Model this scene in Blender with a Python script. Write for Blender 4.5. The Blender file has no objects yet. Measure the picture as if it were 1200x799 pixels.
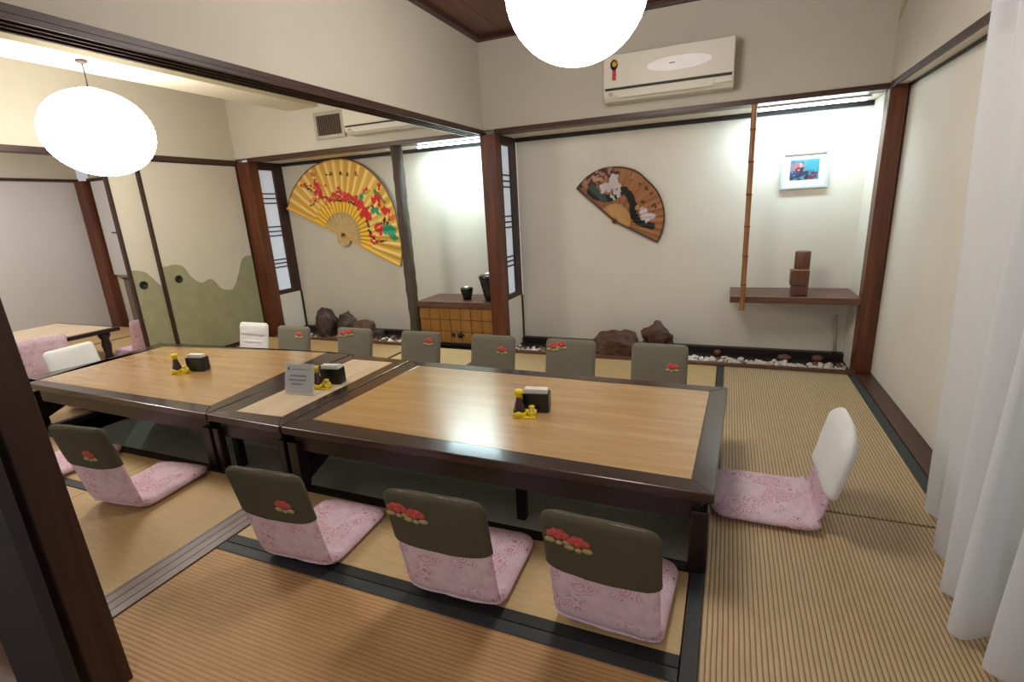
import bpy, bmesh, math, random
from mathutils import Vector, Matrix
random.seed(7)
S = bpy.context.scene
COL = S.collection
PI = math.pi

# ------------------------------------------------------------------ camera
CX, CY, FPX = 605.3338, 406.2227, 590.411
YAW, PITCH, ROLL = -0.4005, 0.2696, -0.0521
CAM = Vector((1.848, -3.9099, 1.2079))
cy_, sy_ = math.cos(YAW), math.sin(YAW); cp_, sp_ = math.cos(PITCH), math.sin(PITCH)
FWD = Vector((sy_*cp_, cy_*cp_, -sp_)); R0 = Vector((cy_, -sy_, 0)); U0 = R0.cross(FWD)
RT = math.cos(ROLL)*R0 + math.sin(ROLL)*U0
UP = -math.sin(ROLL)*R0 + math.cos(ROLL)*U0
cd = bpy.data.cameras.new('camera'); cam = bpy.data.objects.new('camera', cd); COL.objects.link(cam)
M = Matrix((( RT.x, UP.x, -FWD.x, CAM.x), (RT.y, UP.y, -FWD.y, CAM.y), (RT.z, UP.z, -FWD.z, CAM.z), (0, 0, 0, 1)))
cam.matrix_world = M
cd.sensor_width = 36; cd.lens = FPX*36/1200
cd.shift_x = (600-CX)/1200; cd.shift_y = (CY-399.5)/1200
cd.clip_start = 0.05
S.camera = cam

# ------------------------------------------------------------------ view, world, lights
S.view_settings.view_transform = 'Standard'; S.view_settings.look = 'None'
S.view_settings.gamma = 1; S.view_settings.use_curve_mapping = False
S.view_settings.exposure = 1.42
W = bpy.data.worlds.new('world'); S.world = W; W.use_nodes = True
bg = W.node_tree.nodes['Background']; bg.inputs[0].default_value = (1.0, 0.98, 0.97, 1); bg.inputs[1].default_value = 0.18
LANTERN = 7.0          # emission of the paper shades
TUBE = 12.0            # emission of the alcove tubes

def light(name, kind, loc, energy, color=(1, 1, 1), rot=(0, 0, 0), size=.3, size_y=None):
    l = bpy.data.lights.new(name, kind); l.energy = energy; l.color = color
    if kind == 'AREA':
        l.size = size
        if size_y: l.shape = 'RECTANGLE'; l.size_y = size_y
    else: l.shadow_soft_size = size
    o = bpy.data.objects.new(name, l); o.location = loc; o.rotation_euler = rot; COL.objects.link(o); return o
light('alcove_tube_light', 'AREA', (2.28, .22, 1.72), 2.7, (.70, .92, 1.0), (math.radians(14), 0, 0), .66, .05)
light('alcove_tube_light', 'AREA', (-.40, .22, 1.72), 5.2, (.70, .95, 1.0), (math.radians(14), 0, 0), .60, .05)
light('far_room_fill', 'AREA', (-4.2, -1.7, 2.38), 14, (1, .94, .88), size=.5)  # unseen area light added to brighten the far room
light('entrance_fill', 'AREA', (1.4, -4.6, 2.2), 3, (1, .95, .9), (math.radians(20), 0, 0), .5, .5)  # added fill light behind the camera, no visible fixture

# pixel of the photograph -> point on an axis plane
def _at(px, py, ax, v):
    d = FWD + RT*((px-CX)/FPX) - UP*((py-CY)/FPX)
    t = (v-CAM[ax])/d[ax]; return CAM + d*t
def PX(px, py, v): return _at(px, py, 0, v)
def PY(px, py, v): return _at(px, py, 1, v)
def PZ(px, py, v): return _at(px, py, 2, v)

# ------------------------------------------------------------------ materials
def lin(c):
    return tuple(((v/255)/12.92 if v/255 <= .04045 else ((v/255+.055)/1.055)**2.4) for v in c)
def newmat(name):
    m = bpy.data.materials.new(name); m.use_nodes = True
    nt = m.node_tree; return m, nt, nt.nodes['Principled BSDF']
def mixcol(nt, fac, a, b):
    n = nt.nodes.new('ShaderNodeMix'); n.data_type = 'RGBA'
    for i, v in ((0, fac), (6, a), (7, b)):
        if hasattr(v, 'links') or isinstance(v, bpy.types.NodeSocket): nt.links.new(v, n.inputs[i])
        elif i == 0: n.inputs[0].default_value = v
        else: n.inputs[i].default_value = (*v, 1)
    return n.outputs[2]
def noise(nt, scale, detail=3, vec=None, stretch=None, coord='Object'):
    n = nt.nodes.new('ShaderNodeTexNoise'); n.inputs['Scale'].default_value = scale; n.inputs['Detail'].default_value = detail
    tc = nt.nodes.new('ShaderNodeTexCoord'); src = tc.outputs[coord]
    if stretch:
        mp = nt.nodes.new('ShaderNodeMapping'); mp.inputs['Scale'].default_value = stretch
        nt.links.new(src, mp.inputs[0]); src = mp.outputs[0]
    nt.links.new(src, n.inputs['Vector']); return n.outputs['Fac']
def ramp(nt, fac, a, b, c0=(0, 0, 0), c1=(1, 1, 1)):
    r = nt.nodes.new('ShaderNodeValToRGB'); r.color_ramp.elements[0].position = a; r.color_ramp.elements[1].position = b
    r.color_ramp.elements[0].color = (*c0, 1); r.color_ramp.elements[1].color = (*c1, 1)
    nt.links.new(fac, r.inputs[0]); return r.outputs[0]
def bump(nt, p, h, strength=.3, dist=.002):
    b = nt.nodes.new('ShaderNodeBump'); b.inputs['Strength'].default_value = strength; b.inputs['Distance'].default_value = dist
    nt.links.new(h, b.inputs['Height']); nt.links.new(b.outputs[0], p.inputs['Normal'])
def mat(name, col, rough=.6, var=.08, scale=8, stretch=None, bumps=None, metal=0, coat=0, spec=None):
    m, nt, p = newmat(name); c = lin(col)
    f = ramp(nt, noise(nt, scale, 4, stretch=stretch), .3, .7)
    out = mixcol(nt, f, tuple(v*(1-var) for v in c), tuple(min(1, v*(1+var)) for v in c))
    nt.links.new(out, p.inputs['Base Color']); p.inputs['Roughness'].default_value = rough; p.inputs['Metallic'].default_value = metal
    if coat: p.inputs['Coat Weight'].default_value = coat; p.inputs['Coat Roughness'].default_value = .12
    if spec is not None: p.inputs['Specular IOR Level'].default_value = spec
    if bumps: bump(nt, p, noise(nt, bumps[0], 4, stretch=stretch), bumps[1], bumps[2])
    return m
def wood(name, c1, c2, rough=.35, axis='X', grain=22, coat=0, b=.15):
    m, nt, p = newmat(name); st = {'X': (.08, 1, 1), 'Y': (1, .08, 1), 'Z': (1, 1, .06)}[axis]
    n1 = noise(nt, grain, 6, stretch=st); n2 = noise(nt, grain*4, 3, stretch=st)
    f = ramp(nt, n1, .32, .68); o = mixcol(nt, f, lin(c1), lin(c2))
    f2 = ramp(nt, n2, .45, .75); o = mixcol(nt, f2, o, tuple(v*.72 for v in lin(c1)))
    nt.links.new(o, p.inputs['Base Color']); p.inputs['Roughness'].default_value = rough
    if coat: p.inputs['Coat Weight'].default_value = coat; p.inputs['Coat Roughness'].default_value = .1
    if coat > .5: p.inputs['Coat Roughness'].default_value = .2
    bump(nt, p, n2, b, .001); return m
def tatami(name, c1, c2, axis, period, depth, bstr):
    m, nt, p = newmat(name)
    tc = nt.nodes.new('ShaderNodeTexCoord'); sp = nt.nodes.new('ShaderNodeSeparateXYZ'); nt.links.new(tc.outputs['Object'], sp.inputs[0])
    def mth(op, a, b=None):
        n = nt.nodes.new('ShaderNodeMath'); n.operation = op
        for i, v in enumerate((a, b)):
            if v is None: continue
            if isinstance(v, (int, float)): n.inputs[i].default_value = v
            else: nt.links.new(v, n.inputs[i])
        return n.outputs[0]
    a = sp.outputs[0 if axis == 'Y' else 1]; o = sp.outputs[1 if axis == 'Y' else 0]
    w = mth('MULTIPLY', a, 2*PI/period); wob = mth('MULTIPLY', noise(nt, 9, 2), 1.2); w = mth('ADD', w, wob)
    s = mth('SINE', w); s = mth('MULTIPLY', mth('ADD', s, 1), .5)
    thin = mth('SINE', mth('MULTIPLY', o, 2*PI/.0045)); thin = mth('MULTIPLY', mth('ADD', thin, 1), .5)
    big = ramp(nt, noise(nt, 2.2, 3), .35, .65)
    fine = noise(nt, 60, 3, stretch=(1, .2, 1) if axis == 'Y' else (.2, 1, 1))
    g = ramp(nt, s, .02, .38, (1, 1, 1), (0, 0, 0))
    gg = mth('MULTIPLY', g, depth)
    base = mixcol(nt, big, lin(c1), tuple(v*.9 for v in lin(c1)))
    base = mixcol(nt, ramp(nt, fine, .35, .75), base, tuple(v*.82 for v in lin(c1)))
    nt.links.new(mixcol(nt, gg, base, lin(c2)), p.inputs['Base Color'])
    p.inputs['Roughness'].default_value = .55; p.inputs['Specular IOR Level'].default_value = .35
    h = mth('ADD', s, mth('MULTIPLY', thin, .15)); bump(nt, p, h, bstr, .002); return m
def vcol(name, rough=.7):
    m, nt, p = newmat(name); a = nt.nodes.new('ShaderNodeVertexColor'); a.layer_name = 'print'
    nt.links.new(a.outputs[0], p.inputs['Base Color']); p.inputs['Roughness'].default_value = rough; return m
def emis(name, col, st, extra=None):
    m, nt, p = newmat(name); p.inputs['Base Color'].default_value = (*lin(col), 1)
    p.inputs['Emission Color'].default_value = (*lin(col), 1); p.inputs['Emission Strength'].default_value = st; return m

MT = {}
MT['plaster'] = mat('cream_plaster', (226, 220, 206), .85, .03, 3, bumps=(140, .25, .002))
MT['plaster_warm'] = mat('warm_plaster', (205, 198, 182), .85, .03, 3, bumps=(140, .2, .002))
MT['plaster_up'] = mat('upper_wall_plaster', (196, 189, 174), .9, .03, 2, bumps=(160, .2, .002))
MT['ceil_cream'] = mat('cream_ceiling', (220, 212, 190), .9, .02, 2)
MT['white_wall'] = mat('white_sliding_wall', (205, 203, 202), .7, .02, 2)
MT['post'] = wood('red_brown_post_wood', (82, 40, 20), (118, 64, 34), .38, 'Z', 18)
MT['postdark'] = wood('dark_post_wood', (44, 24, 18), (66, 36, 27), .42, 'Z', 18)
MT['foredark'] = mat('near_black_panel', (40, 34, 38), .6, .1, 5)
MT['beamX'] = wood('beam_wood_x', (60, 34, 24), (84, 48, 34), .42, 'X', 18)
MT['beamY'] = wood('beam_wood_y', (58, 36, 32), (80, 52, 44), .42, 'Y', 18)
MT['dark'] = mat('near_black_wood', (34, 24, 22), .5, .1, 12)
MT['ceilwood'] = wood('ceiling_board_wood', (96, 62, 50), (116, 78, 62), .5, 'Y', 10)
MT['tabX'] = wood('table_edge_wood_x', (50, 34, 29), (70, 48, 40), .26, 'X', 18, .35, .05)
MT['tabY'] = wood('table_edge_wood_y', (50, 36, 32), (72, 52, 46), .26, 'Y', 18, .35, .05)
MT['oak'] = wood('oak_laminate', (200, 162, 112), (176, 136, 84), .27, 'X', 16, .9, .02)
MT['oakL'] = wood('pale_oak_laminate', (222, 200, 172), (212, 188, 156), .32, 'Y', 14, .1, .03)
MT['tat'] = tatami('smooth_tatami', (208, 180, 132), (180, 150, 102), 'X', .012, .25, .12)
MT['tatL'] = tatami('smooth_tatami_warm', (202, 170, 120), (168, 134, 86), 'X', .012, .25, .12)
MT['ribY'] = tatami('ribbed_tatami_lengthwise', (206, 178, 138), (116, 90, 60), 'Y', .0142, .85, .55)
MT['ribX'] = tatami('ribbed_tatami_crosswise', (202, 160, 108), (146, 106, 64), 'X', .0142, .55, .5)
MT['border'] = mat('black_mat_border', (27, 28, 30), .6, .12, 40)
MT['borderg'] = mat('slate_mat_border', (48, 53, 54), .6, .12, 40)
MT['rail'] = wood('grey_brown_rail_wood', (104, 82, 72), (128, 104, 92), .4, 'Y', 20)
MT['sill'] = wood('dark_floor_sill_wood', (64, 36, 28), (88, 52, 38), .35, 'Y', 18)
MT['sillX'] = wood('brown_gravel_edge_wood', (92, 60, 46), (112, 76, 58), .4, 'X', 18)
MT['pit'] = mat('grey_pit_carpet', (206, 208, 196), .95, .14, 60, bumps=(120, .6, .004))
MT['green'] = mat('olive_grey_cloth', (80, 74, 54), .9, .06, 14, bumps=(260, .25, .001))
MT['greenb'] = mat('grey_cloth', (118, 113, 96), .9, .05, 14, bumps=(260, .25, .001))
MT['white'] = mat('white_cloth', (226, 226, 222), .85, .02, 10, bumps=(18, .35, .006))
MT['red'] = mat('red_embroidery', (198, 84, 76), .8, .25, 120)
MT['leaf'] = mat('pale_green_embroidery', (176, 164, 116), .8, .15, 120)
MT['fusgreen'] = mat('green_fusuma_paper', (150, 149, 116), .85, .08, 10, bumps=(60, .3, .002))
MT['black'] = mat('black_plastic', (20, 19, 21), .3, .1, 10)
MT['vase'] = mat('black_glazed_vase', (16, 17, 17), .15, .1, 10)
MT['paper'] = mat('white_paper', (236, 234, 228), .8, .02, 10)
MT['signp'] = mat('grey_sign_paper', (186, 184, 180), .7, .03, 10)
MT['ink'] = mat('grey_ink', (92, 92, 100), .8, .05, 10)
MT['yellow'] = mat('yellow_plastic', (238, 212, 36), .35, .04, 10)
MT['soy'] = mat('soy_sauce', (62, 28, 22), .12, .1, 10, coat=.4)
MT['acw'] = mat('air_conditioner_plastic', (214, 208, 192), .4, .02, 10)
MT['silver'] = mat('silver_plate', (250, 250, 250), .15, .02, 10, metal=.1)
MT['dkslot'] = mat('dark_slot', (38, 34, 32), .6, .05, 10)
MT['rock'] = mat('dark_brown_rock', (92, 62, 46), .55, .45, 14, bumps=(22, .9, .02))
MT['rock2'] = mat('black_brown_rock', (66, 52, 46), .45, .5, 12, bumps=(20, .9, .02))
MT['peb'] = mat('white_pebble', (232, 228, 220), .6, .1, 40)
MT['pebb'] = mat('brown_pebble', (122, 84, 66), .6, .2, 40)
MT['bamboo'] = wood('aged_bamboo', (138, 88, 46), (176, 122, 68), .35, 'Z', 30)
MT['node'] = mat('bamboo_node', (86, 50, 28), .5, .1, 20)
MT['log'] = mat('weathered_grey_log', (78, 68, 58), .8, .35, 14, stretch=(1, 1, .12), bumps=(26, .8, .01))
MT['cab'] = wood('honey_cabinet_wood', (160, 112, 54), (138, 92, 42), .4, 'Z', 20)
MT['cabgrid'] = mat('cabinet_groove', (70, 42, 20), .7, .1, 20)
MT['straw'] = mat('straw_rib', (200, 172, 118), .7, .12, 40)
MT['goldrib'] = mat('gold_rib', (204, 154, 92), .6, .1, 40)
MT['wrust'] = wood('sculpture_wood', (96, 58, 42), (122, 78, 56), .5, 'Z', 30)
MT['frame'] = mat('white_frame', (196, 204, 208), .4, .02, 10)
MT['pipe'] = mat('cream_pipe', (200, 192, 166), .5, .03, 10)
MT['vent'] = mat('pale_metal', (176, 170, 152), .4, .04, 10, metal=.2)
MT['tubef'] = emis('fluorescent_tube', (214, 240, 255), TUBE)
MT['cord'] = mat('dark_cord', (56, 46, 40), .6, .05, 10)
MT['lacq'] = mat('dark_lacquer', (32, 21, 18), .3, .1, 10)
MT['chestgrey'] = mat('grey_brown_chest', (112, 98, 84), .6, .1, 6)
MT['tape'] = mat('beige_tape', (190, 172, 132), .7, .03, 10)
MT['redr'] = mat('red_ribbon', (190, 36, 40), .5, .05, 10)
MT['gold'] = mat('gold_seal', (206, 160, 50), .4, .1, 40)

def pink_mat():
    m, nt, p = newmat('pink_floral_cloth')
    v = nt.nodes.new('ShaderNodeTexVoronoi'); v.inputs['Scale'].default_value = 26
    tc = nt.nodes.new('ShaderNodeTexCoord'); nt.links.new(tc.outputs['Object'], v.inputs['Vector'])
    sn = nt.nodes.new('ShaderNodeMath'); sn.operation = 'SINE'; mu = nt.nodes.new('ShaderNodeMath'); mu.operation = 'MULTIPLY'; mu.inputs[1].default_value = 26
    nt.links.new(v.outputs['Distance'], mu.inputs[0]); nt.links.new(mu.outputs[0], sn.inputs[0])
    rings = ramp(nt, sn.outputs[0], .25, .95)
    dots = ramp(nt, v.outputs['Distance'], .09, .16, (1, 1, 1), (0, 0, 0))
    sel = ramp(nt, noise(nt, 11, 2), .48, .56)
    base = mixcol(nt, ramp(nt, noise(nt, 30, 4), .35, .7), lin((228, 202, 214)), lin((214, 182, 198)))
    r1 = nt.nodes.new('ShaderNodeMath'); r1.operation = 'MULTIPLY'; nt.links.new(rings, r1.inputs[0]); nt.links.new(sel, r1.inputs[1])
    r2 = nt.nodes.new('ShaderNodeMath'); r2.operation = 'MULTIPLY'; nt.links.new(r1.outputs[0], r2.inputs[0]); r2.inputs[1].default_value = .9
    o = mixcol(nt, r2.outputs[0], base, lin((196, 132, 156)))
    d2 = nt.nodes.new('ShaderNodeMath'); d2.operation = 'MULTIPLY'; nt.links.new(dots, d2.inputs[0]); nt.links.new(sel, d2.inputs[1])
    o = mixcol(nt, d2.outputs[0], o, lin((150, 70, 98)))
    nt.links.new(o, p.inputs['Base Color']); p.inputs['Roughness'].default_value = .85
    bump(nt, p, noise(nt, 24, 4), .35, .004); return m
MT['pink'] = pink_mat()
def lantern_mat():
    m, nt, p = newmat('glowing_paper')
    p.inputs['Base Color'].default_value = (.9, .88, .82, 1)
    p.inputs['Emission Color'].default_value = (1, .95, .88, 1); p.inputs['Emission Strength'].default_value = LANTERN
    bump(nt, p, noise(nt, 40, 2), .1, .002); return m
MT['lantern'] = lantern_mat()
def curtain_mat():
    m, nt, p = newmat('white_voile'); nt.nodes.remove(p); out = nt.nodes['Material Output']
    d = nt.nodes.new('ShaderNodeBsdfDiffuse'); d.inputs[0].default_value = (.84, .87, .91, 1)
    t = nt.nodes.new('ShaderNodeBsdfTranslucent'); t.inputs[0].default_value = (.84, .87, .92, 1)
    tr = nt.nodes.new('ShaderNodeBsdfTransparent'); tr.inputs[0].default_value = (1, 1, 1, 1)
    a = nt.nodes.new('ShaderNodeMixShader'); a.inputs[0].default_value = .4
    b = nt.nodes.new('ShaderNodeMixShader'); b.inputs[0].default_value = .2
    nt.links.new(d.outputs[0], a.inputs[1]); nt.links.new(t.outputs[0], a.inputs[2])
    nt.links.new(a.outputs[0], b.inputs[1]); nt.links.new(tr.outputs[0], b.inputs[2]); nt.links.new(b.outputs[0], out.inputs[0]); return m
MT['voile'] = curtain_mat()
def glass_mat(name, col, alpha=.25, rough=.05):
    m, nt, p = newmat(name); p.inputs['Base Color'].default_value = (*lin(col), 1); p.inputs['Roughness'].default_value = rough
    p.inputs['Alpha'].default_value = alpha; return m
MT['acryl'] = glass_mat('clear_acrylic', (225, 228, 230), .3)
MT['glass'] = glass_mat('bottle_glass', (150, 110, 100), .45)
def pane_mat():
    m, nt, p = newmat('backlit_look_shoji'); p.inputs['Base Color'].default_value = (*lin((226, 228, 232)), 1)
    p.inputs['Roughness'].default_value = .8; return m
MT['shoji'] = emis('backlit_look_shoji', (206, 214, 226), .13)  # faint emission put in so the paper looks lit from behind

# ------------------------------------------------------------------ mesh helpers
class MB:
    def __init__(s): s.v = []; s.f = []; s.m = []; s.smooth = []
    def add(s, vs, fs, mi=0, sm=False):
        o = len(s.v); s.v += [tuple(v) for v in vs]; s.f += [tuple(i+o for i in f) for f in fs]; s.m += [mi]*len(fs); s.smooth += [sm]*len(fs); return s
    def box(s, x0, x1, y0, y1, z0, z1, mi=0):
        v = [(x, y, z) for z in (z0, z1) for y in (y0, y1) for x in (x0, x1)]
        return s.add(v, [(0, 2, 3, 1), (4, 5, 7, 6), (0, 1, 5, 4), (2, 6, 7, 3), (0, 4, 6, 2), (1, 3, 7, 5)], mi)
    def hexa(s, bot, top, mi=0):     # bot, top: 4 points each, counter-clockwise from above
        return s.add(list(bot)+list(top), [(3, 2, 1, 0), (4, 5, 6, 7), (0, 1, 5, 4), (1, 2, 6, 5), (2, 3, 7, 6), (3, 0, 4, 7)], mi)
    def prism(s, poly, z0, z1, mi=0, plane='XY'):
        def P(a, b, c): return (a, b, c) if plane == 'XY' else ((a, c, b) if plane == 'XZ' else (c, a, b))
        n = len(poly); v = [P(a, b, z0) for a, b in poly]+[P(a, b, z1) for a, b in poly]
        fs = [tuple(range(n))[::-1], tuple(range(n, 2*n))]+[(i, (i+1) % n, n+(i+1) % n, n+i) for i in range(n)]
        return s.add(v, fs, mi)
    def lathe(s, prof, c=(0, 0, 0), n=20, mi=0, sm=True, axis='Z', sx=1, sy=1):
        vs = []; fs = []
        for r, z in prof:
            for k in range(n):
                a = 2*PI*k/n; x, y = r*math.cos(a)*sx, r*math.sin(a)*sy
                p = (x, y, z) if axis == 'Z' else ((z, x, y) if axis == 'X' else (x, z, y))
                vs.append((c[0]+p[0], c[1]+p[1], c[2]+p[2]))
        m = len(prof)
        for i in range(m-1):
            for k in range(n): fs.append((i*n+k, i*n+(k+1) % n, (i+1)*n+(k+1) % n, (i+1)*n+k))
        fs.append(tuple(range(n))[::-1]); fs.append(tuple(range((m-1)*n, m*n)))
        return s.add(vs, fs, mi, sm)
    def tube(s, pts, r, n=10, mi=0, sm=True):
        pts = [Vector(p) for p in pts]; vs = []; fs = []
        for i, p in enumerate(pts):
            t = (pts[min(i+1, len(pts)-1)]-pts[max(i-1, 0)]).normalized()
            a = t.orthogonal().normalized(); b = t.cross(a); rr = r[i] if isinstance(r, (list, tuple)) else r
            if i and True:
                a = (pa - t*pa.dot(t)).normalized(); b = t.cross(a)
            pa = a
            for k in range(n): vs.append(p+(a*math.cos(2*PI*k/n)+b*math.sin(2*PI*k/n))*rr)
        for i in range(len(pts)-1):
            for k in range(n): fs.append((i*n+k, i*n+(k+1) % n, (i+1)*n+(k+1) % n, (i+1)*n+k))
        fs.append(tuple(range(n))[::-1]); fs.append(tuple(range((len(pts)-1)*n, len(pts)*n)))
        return s.add(vs, fs, mi, sm)
    def build(s, name, mats, parent=None, bevel=0, origin=None, segs=2):
        me = bpy.data.meshes.new(name); vs = s.v
        if origin: vs = [(v[0]-origin[0], v[1]-origin[1], v[2]-origin[2]) for v in vs]
        me.from_pydata(vs, [], s.f)
        for m in (mats if isinstance(mats, (list, tuple)) else [mats]): me.materials.append(MT[m])
        me.polygons.foreach_set('material_index', s.m); me.polygons.foreach_set('use_smooth', s.smooth)
        bm = bmesh.new(); bm.from_mesh(me); bmesh.ops.recalc_face_normals(bm, faces=bm.faces); bm.to_mesh(me); bm.free()
        o = bpy.data.objects.new(name, me); COL.objects.link(o)
        if origin: o.location = origin
        if parent is not None: o.parent = parent
        if bevel:
            b = o.modifiers.new('bevel', 'BEVEL'); b.width = bevel; b.segments = segs; b.limit_method = 'ANGLE'; b.harden_normals = False
        return o
def box(name, m, x0, x1, y0, y1, z0, z1, parent=None, bevel=0): return MB().box(x0, x1, y0, y1, z0, z1).build(name, m, parent, bevel)
def tag(o, label=None, cat=None, group=None, kind=None):
    if label: o['label'] = label
    if cat: o['category'] = cat
    if group: o['group'] = group
    if kind: o['kind'] = kind
    return o
def st(o, label=None): o['kind'] = 'structure'; (label and o.__setitem__('label', label)); return o
def empty(name, loc=(0, 0, 0), rz=0):
    o = bpy.data.objects.new(name, None); o.location = loc; o.rotation_euler = (0, 0, rz); o.empty_display_size = .1; COL.objects.link(o); return o
def copy_tree(o, parent=None):
    c = o.copy(); COL.objects.link(c); c.parent = parent
    for ch in list(o.children): copy_tree(ch, c)
    return c
def smooth_curve(pts, n=6):
    out = []
    for i in range(len(pts)-1):
        p0 = pts[max(i-1, 0)]; p1 = pts[i]; p2 = pts[i+1]; p3 = pts[min(i+2, len(pts)-1)]
        for k in range(n):
            t = k/n
            out.append(tuple(.5*((2*b)+(-a+c)*t+(2*a-5*b+4*c-d)*t*t+(-a+3*b-3*c+d)*t**3) for a, b, c, d in zip(p0, p1, p2, p3)))
    out.append(tuple(pts[-1])); return out

# =================================================================== SETTING
XL = -2.75       # left room's left wall plane
HB = 1.775       # underside of the lintels
HT = 1.808       # top of the lintels
HC = 2.45        # main ceiling
PX0, PX1, PY0, PY1, PD = -2.10, 1.78, -2.345, -1.47, -.43     # sunken pit

# ---- floor slab with the pit cut out
fl = MB()
for a in ((-6.2, .087, -3.20, PY0), (.087, 3.1, -3.44, PY0), (-6.2, 3.1, PY1, .46), (-6.2, PX0, PY0, PY1), (PX1, 3.1, PY0, PY1)):
    fl.box(a[0], a[1], a[2], a[3], -.12, -.03)
floor = st(fl.build('floor', 'dark'), 'dark floor base below the straw mats')
pit = MB().box(PX0-.05, PX1+.05, PY0-.05, PY1+.05, PD-.05, PD)
pit.box(PX0-.05, PX0, PY0-.05, PY1+.05, PD, -.03).box(PX1, PX1+.05, PY0-.05, PY1+.05, PD, -.03)
pit.box(PX0, PX1, PY0-.05, PY0, PD, -.03).box(PX0, PX1, PY1, PY1+.05, PD, -.03)
o = pit.build('pit_lining', 'pit', floor); o['label'] = 'grey carpeted walls and bottom of the leg pit under the tables'
rim = MB().box(PX0-.05, PX1+.05, PY0-.045, PY0, -.03, .004).box(PX0-.05, PX1+.05, PY1, PY1+.045, -.03, .004)
rim.box(PX0-.05, PX0, PY0, PY1, -.03, .004).box(PX1, PX1+.05, PY0, PY1, -.03, .004)
o = rim.build('pit_rim', 'dark', floor); o['label'] = 'dark wooden rim around the leg pit'

def matt(x0, x1, y0, y1, m, borders='', bw=.042, bm='border', label=None):
    ix0 = x0+(bw if 'l' in borders else 0); ix1 = x1-(bw if 'r' in borders else 0)
    iy0 = y0+(bw if 'f' in borders else 0); iy1 = y1-(bw if 'b' in borders else 0)
    o = box('tatami_mat', m, ix0, ix1, iy0, iy1, -.03, 0, floor, .003)
    if label: o['label'] = label
    g = .0005
    if 'l' in borders: box('mat_border', bm, x0, ix0-g, y0, y1, -.03, .0015, o, .002)
    if 'r' in borders: box('mat_border', bm, ix1+g, x1, y0, y1, -.03, .0015, o, .002)
    if 'f' in borders: box('mat_border', bm, ix0, ix1, y0, iy0-g, -.03, .0015, o, .002)
    if 'b' in borders: box('mat_border', bm, ix0, ix1, iy1+g, y1, -.03, .0015, o, .002)
    return o
matt(.088, 1.79, -3.438, -2.783, 'ribX', 'b', .043, 'borderg', 'mat ribbed crosswise')
matt(.088, 1.79, -2.780, PY0-.047, 'tat', 'f', .043)
matt(1.793, 2.70, -3.438, -1.872, 'ribY', 'lr', .046, 'borderg', 'mat ribbed lengthwise')
matt(1.83, 2.70, -1.860, -.045, 'ribY', 'lr', .046, 'borderg', 'mat ribbed lengthwise')
matt(.088, .90, PY1+.047, -.068, 'tat', '')
matt(.902, 1.826, PY1+.047, -.068, 'tat', '')
matt(-.84, -.052, PY1+.047, -.068, 'tat', 'l', .03)
matt(-1.90, -.842, PY1+.047, -.068, 'tatL', '')
matt(-2.70, -1.902, PY1+.047, -.068, 'tatL', 'l', .03)
matt(-2.70, PX0-.052, -2.30, PY1+.044, 'tatL', 'lf', .04)
matt(-.93, -.052, -3.20, PY0-.047, 'tatL', '')
matt(-2.70, -.932, -2.72, PY0-.047, 'tatL', 'f', .045)
matt(-2.70, -.932, -3.20, -2.722, 'tatL', '')
for (a, b, c, d) in ((-3.6, -2.80, -3.20, -2.2), (-3.6, -2.80, -2.19, -.05), (-4.5, -3.61, -3.20, -2.2), (-4.5, -3.61, -2.19, -.05), (-5.38, -4.51, -3.20, -2.2), (-5.38, -4.51, -2.19, -.05)):
    matt(a, b, c, d, 'tatL', 'l', .035)
# rails the sliding doors ran in
def rail(n, x0, x1, y0, y1, label):
    r = MB(); w = x1-x0; r.box(x0, x1, y0, y1, -.03, .000)
    k = [0, .09, .115, .40, .425, .70, .725, 1.0]
    for i in range(0, 8, 2): r.box(x0+w*k[i], x0+w*k[i+1], y0, y1, .000, .004)
    return st(r.build('trim_%d' % n, 'rail'), label)
rail(1, -.05, .085, -3.20, PY0-.047, 'grooved wooden floor rail between the rooms, in front of the tables')
rail(2, -.05, .085, PY1+.047, -.068, 'grooved wooden floor rail between the rooms, behind the tables')
st(box('trim_3', 'sill', 2.702, 2.80, -3.438, .0, -.03, .006, None, .002), 'dark wooden sill on the floor along the right wall')
st(box('trim_4', 'sill', -2.80, -2.702, -3.20, .0, -.03, .004, None, .002), 'dark wooden door rail on the floor under the wavy doors')

# ---- back wall, its alcoves
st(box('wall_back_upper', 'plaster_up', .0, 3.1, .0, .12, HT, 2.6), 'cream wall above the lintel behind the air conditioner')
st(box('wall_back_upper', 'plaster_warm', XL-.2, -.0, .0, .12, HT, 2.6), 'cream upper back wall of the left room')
st(box('wall_back', 'plaster', .105, 2.80, .43, .5, .02, HT+.1), 'cream plaster back wall of the right alcove')
st(box('wall_back', 'plaster_warm', -2.60, -.03, .43, .5, .02, HT+.1), 'cream plaster back wall of the left alcove')
st(box('ceiling_alcove', 'plaster', .0, 2.80, .121, .50, HB+.005, HB+.04), 'beige soffit of the right alcove')
st(box('ceiling_alcove', 'plaster', -2.70, .0, .121, .50, HB+.005, HB+.04), 'beige soffit of the left alcove')
st(box('wall_alcove_right', 'plaster', 2.705, 2.80, .10, .429, -.03, HB), 'side wall of the right alcove')
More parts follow.
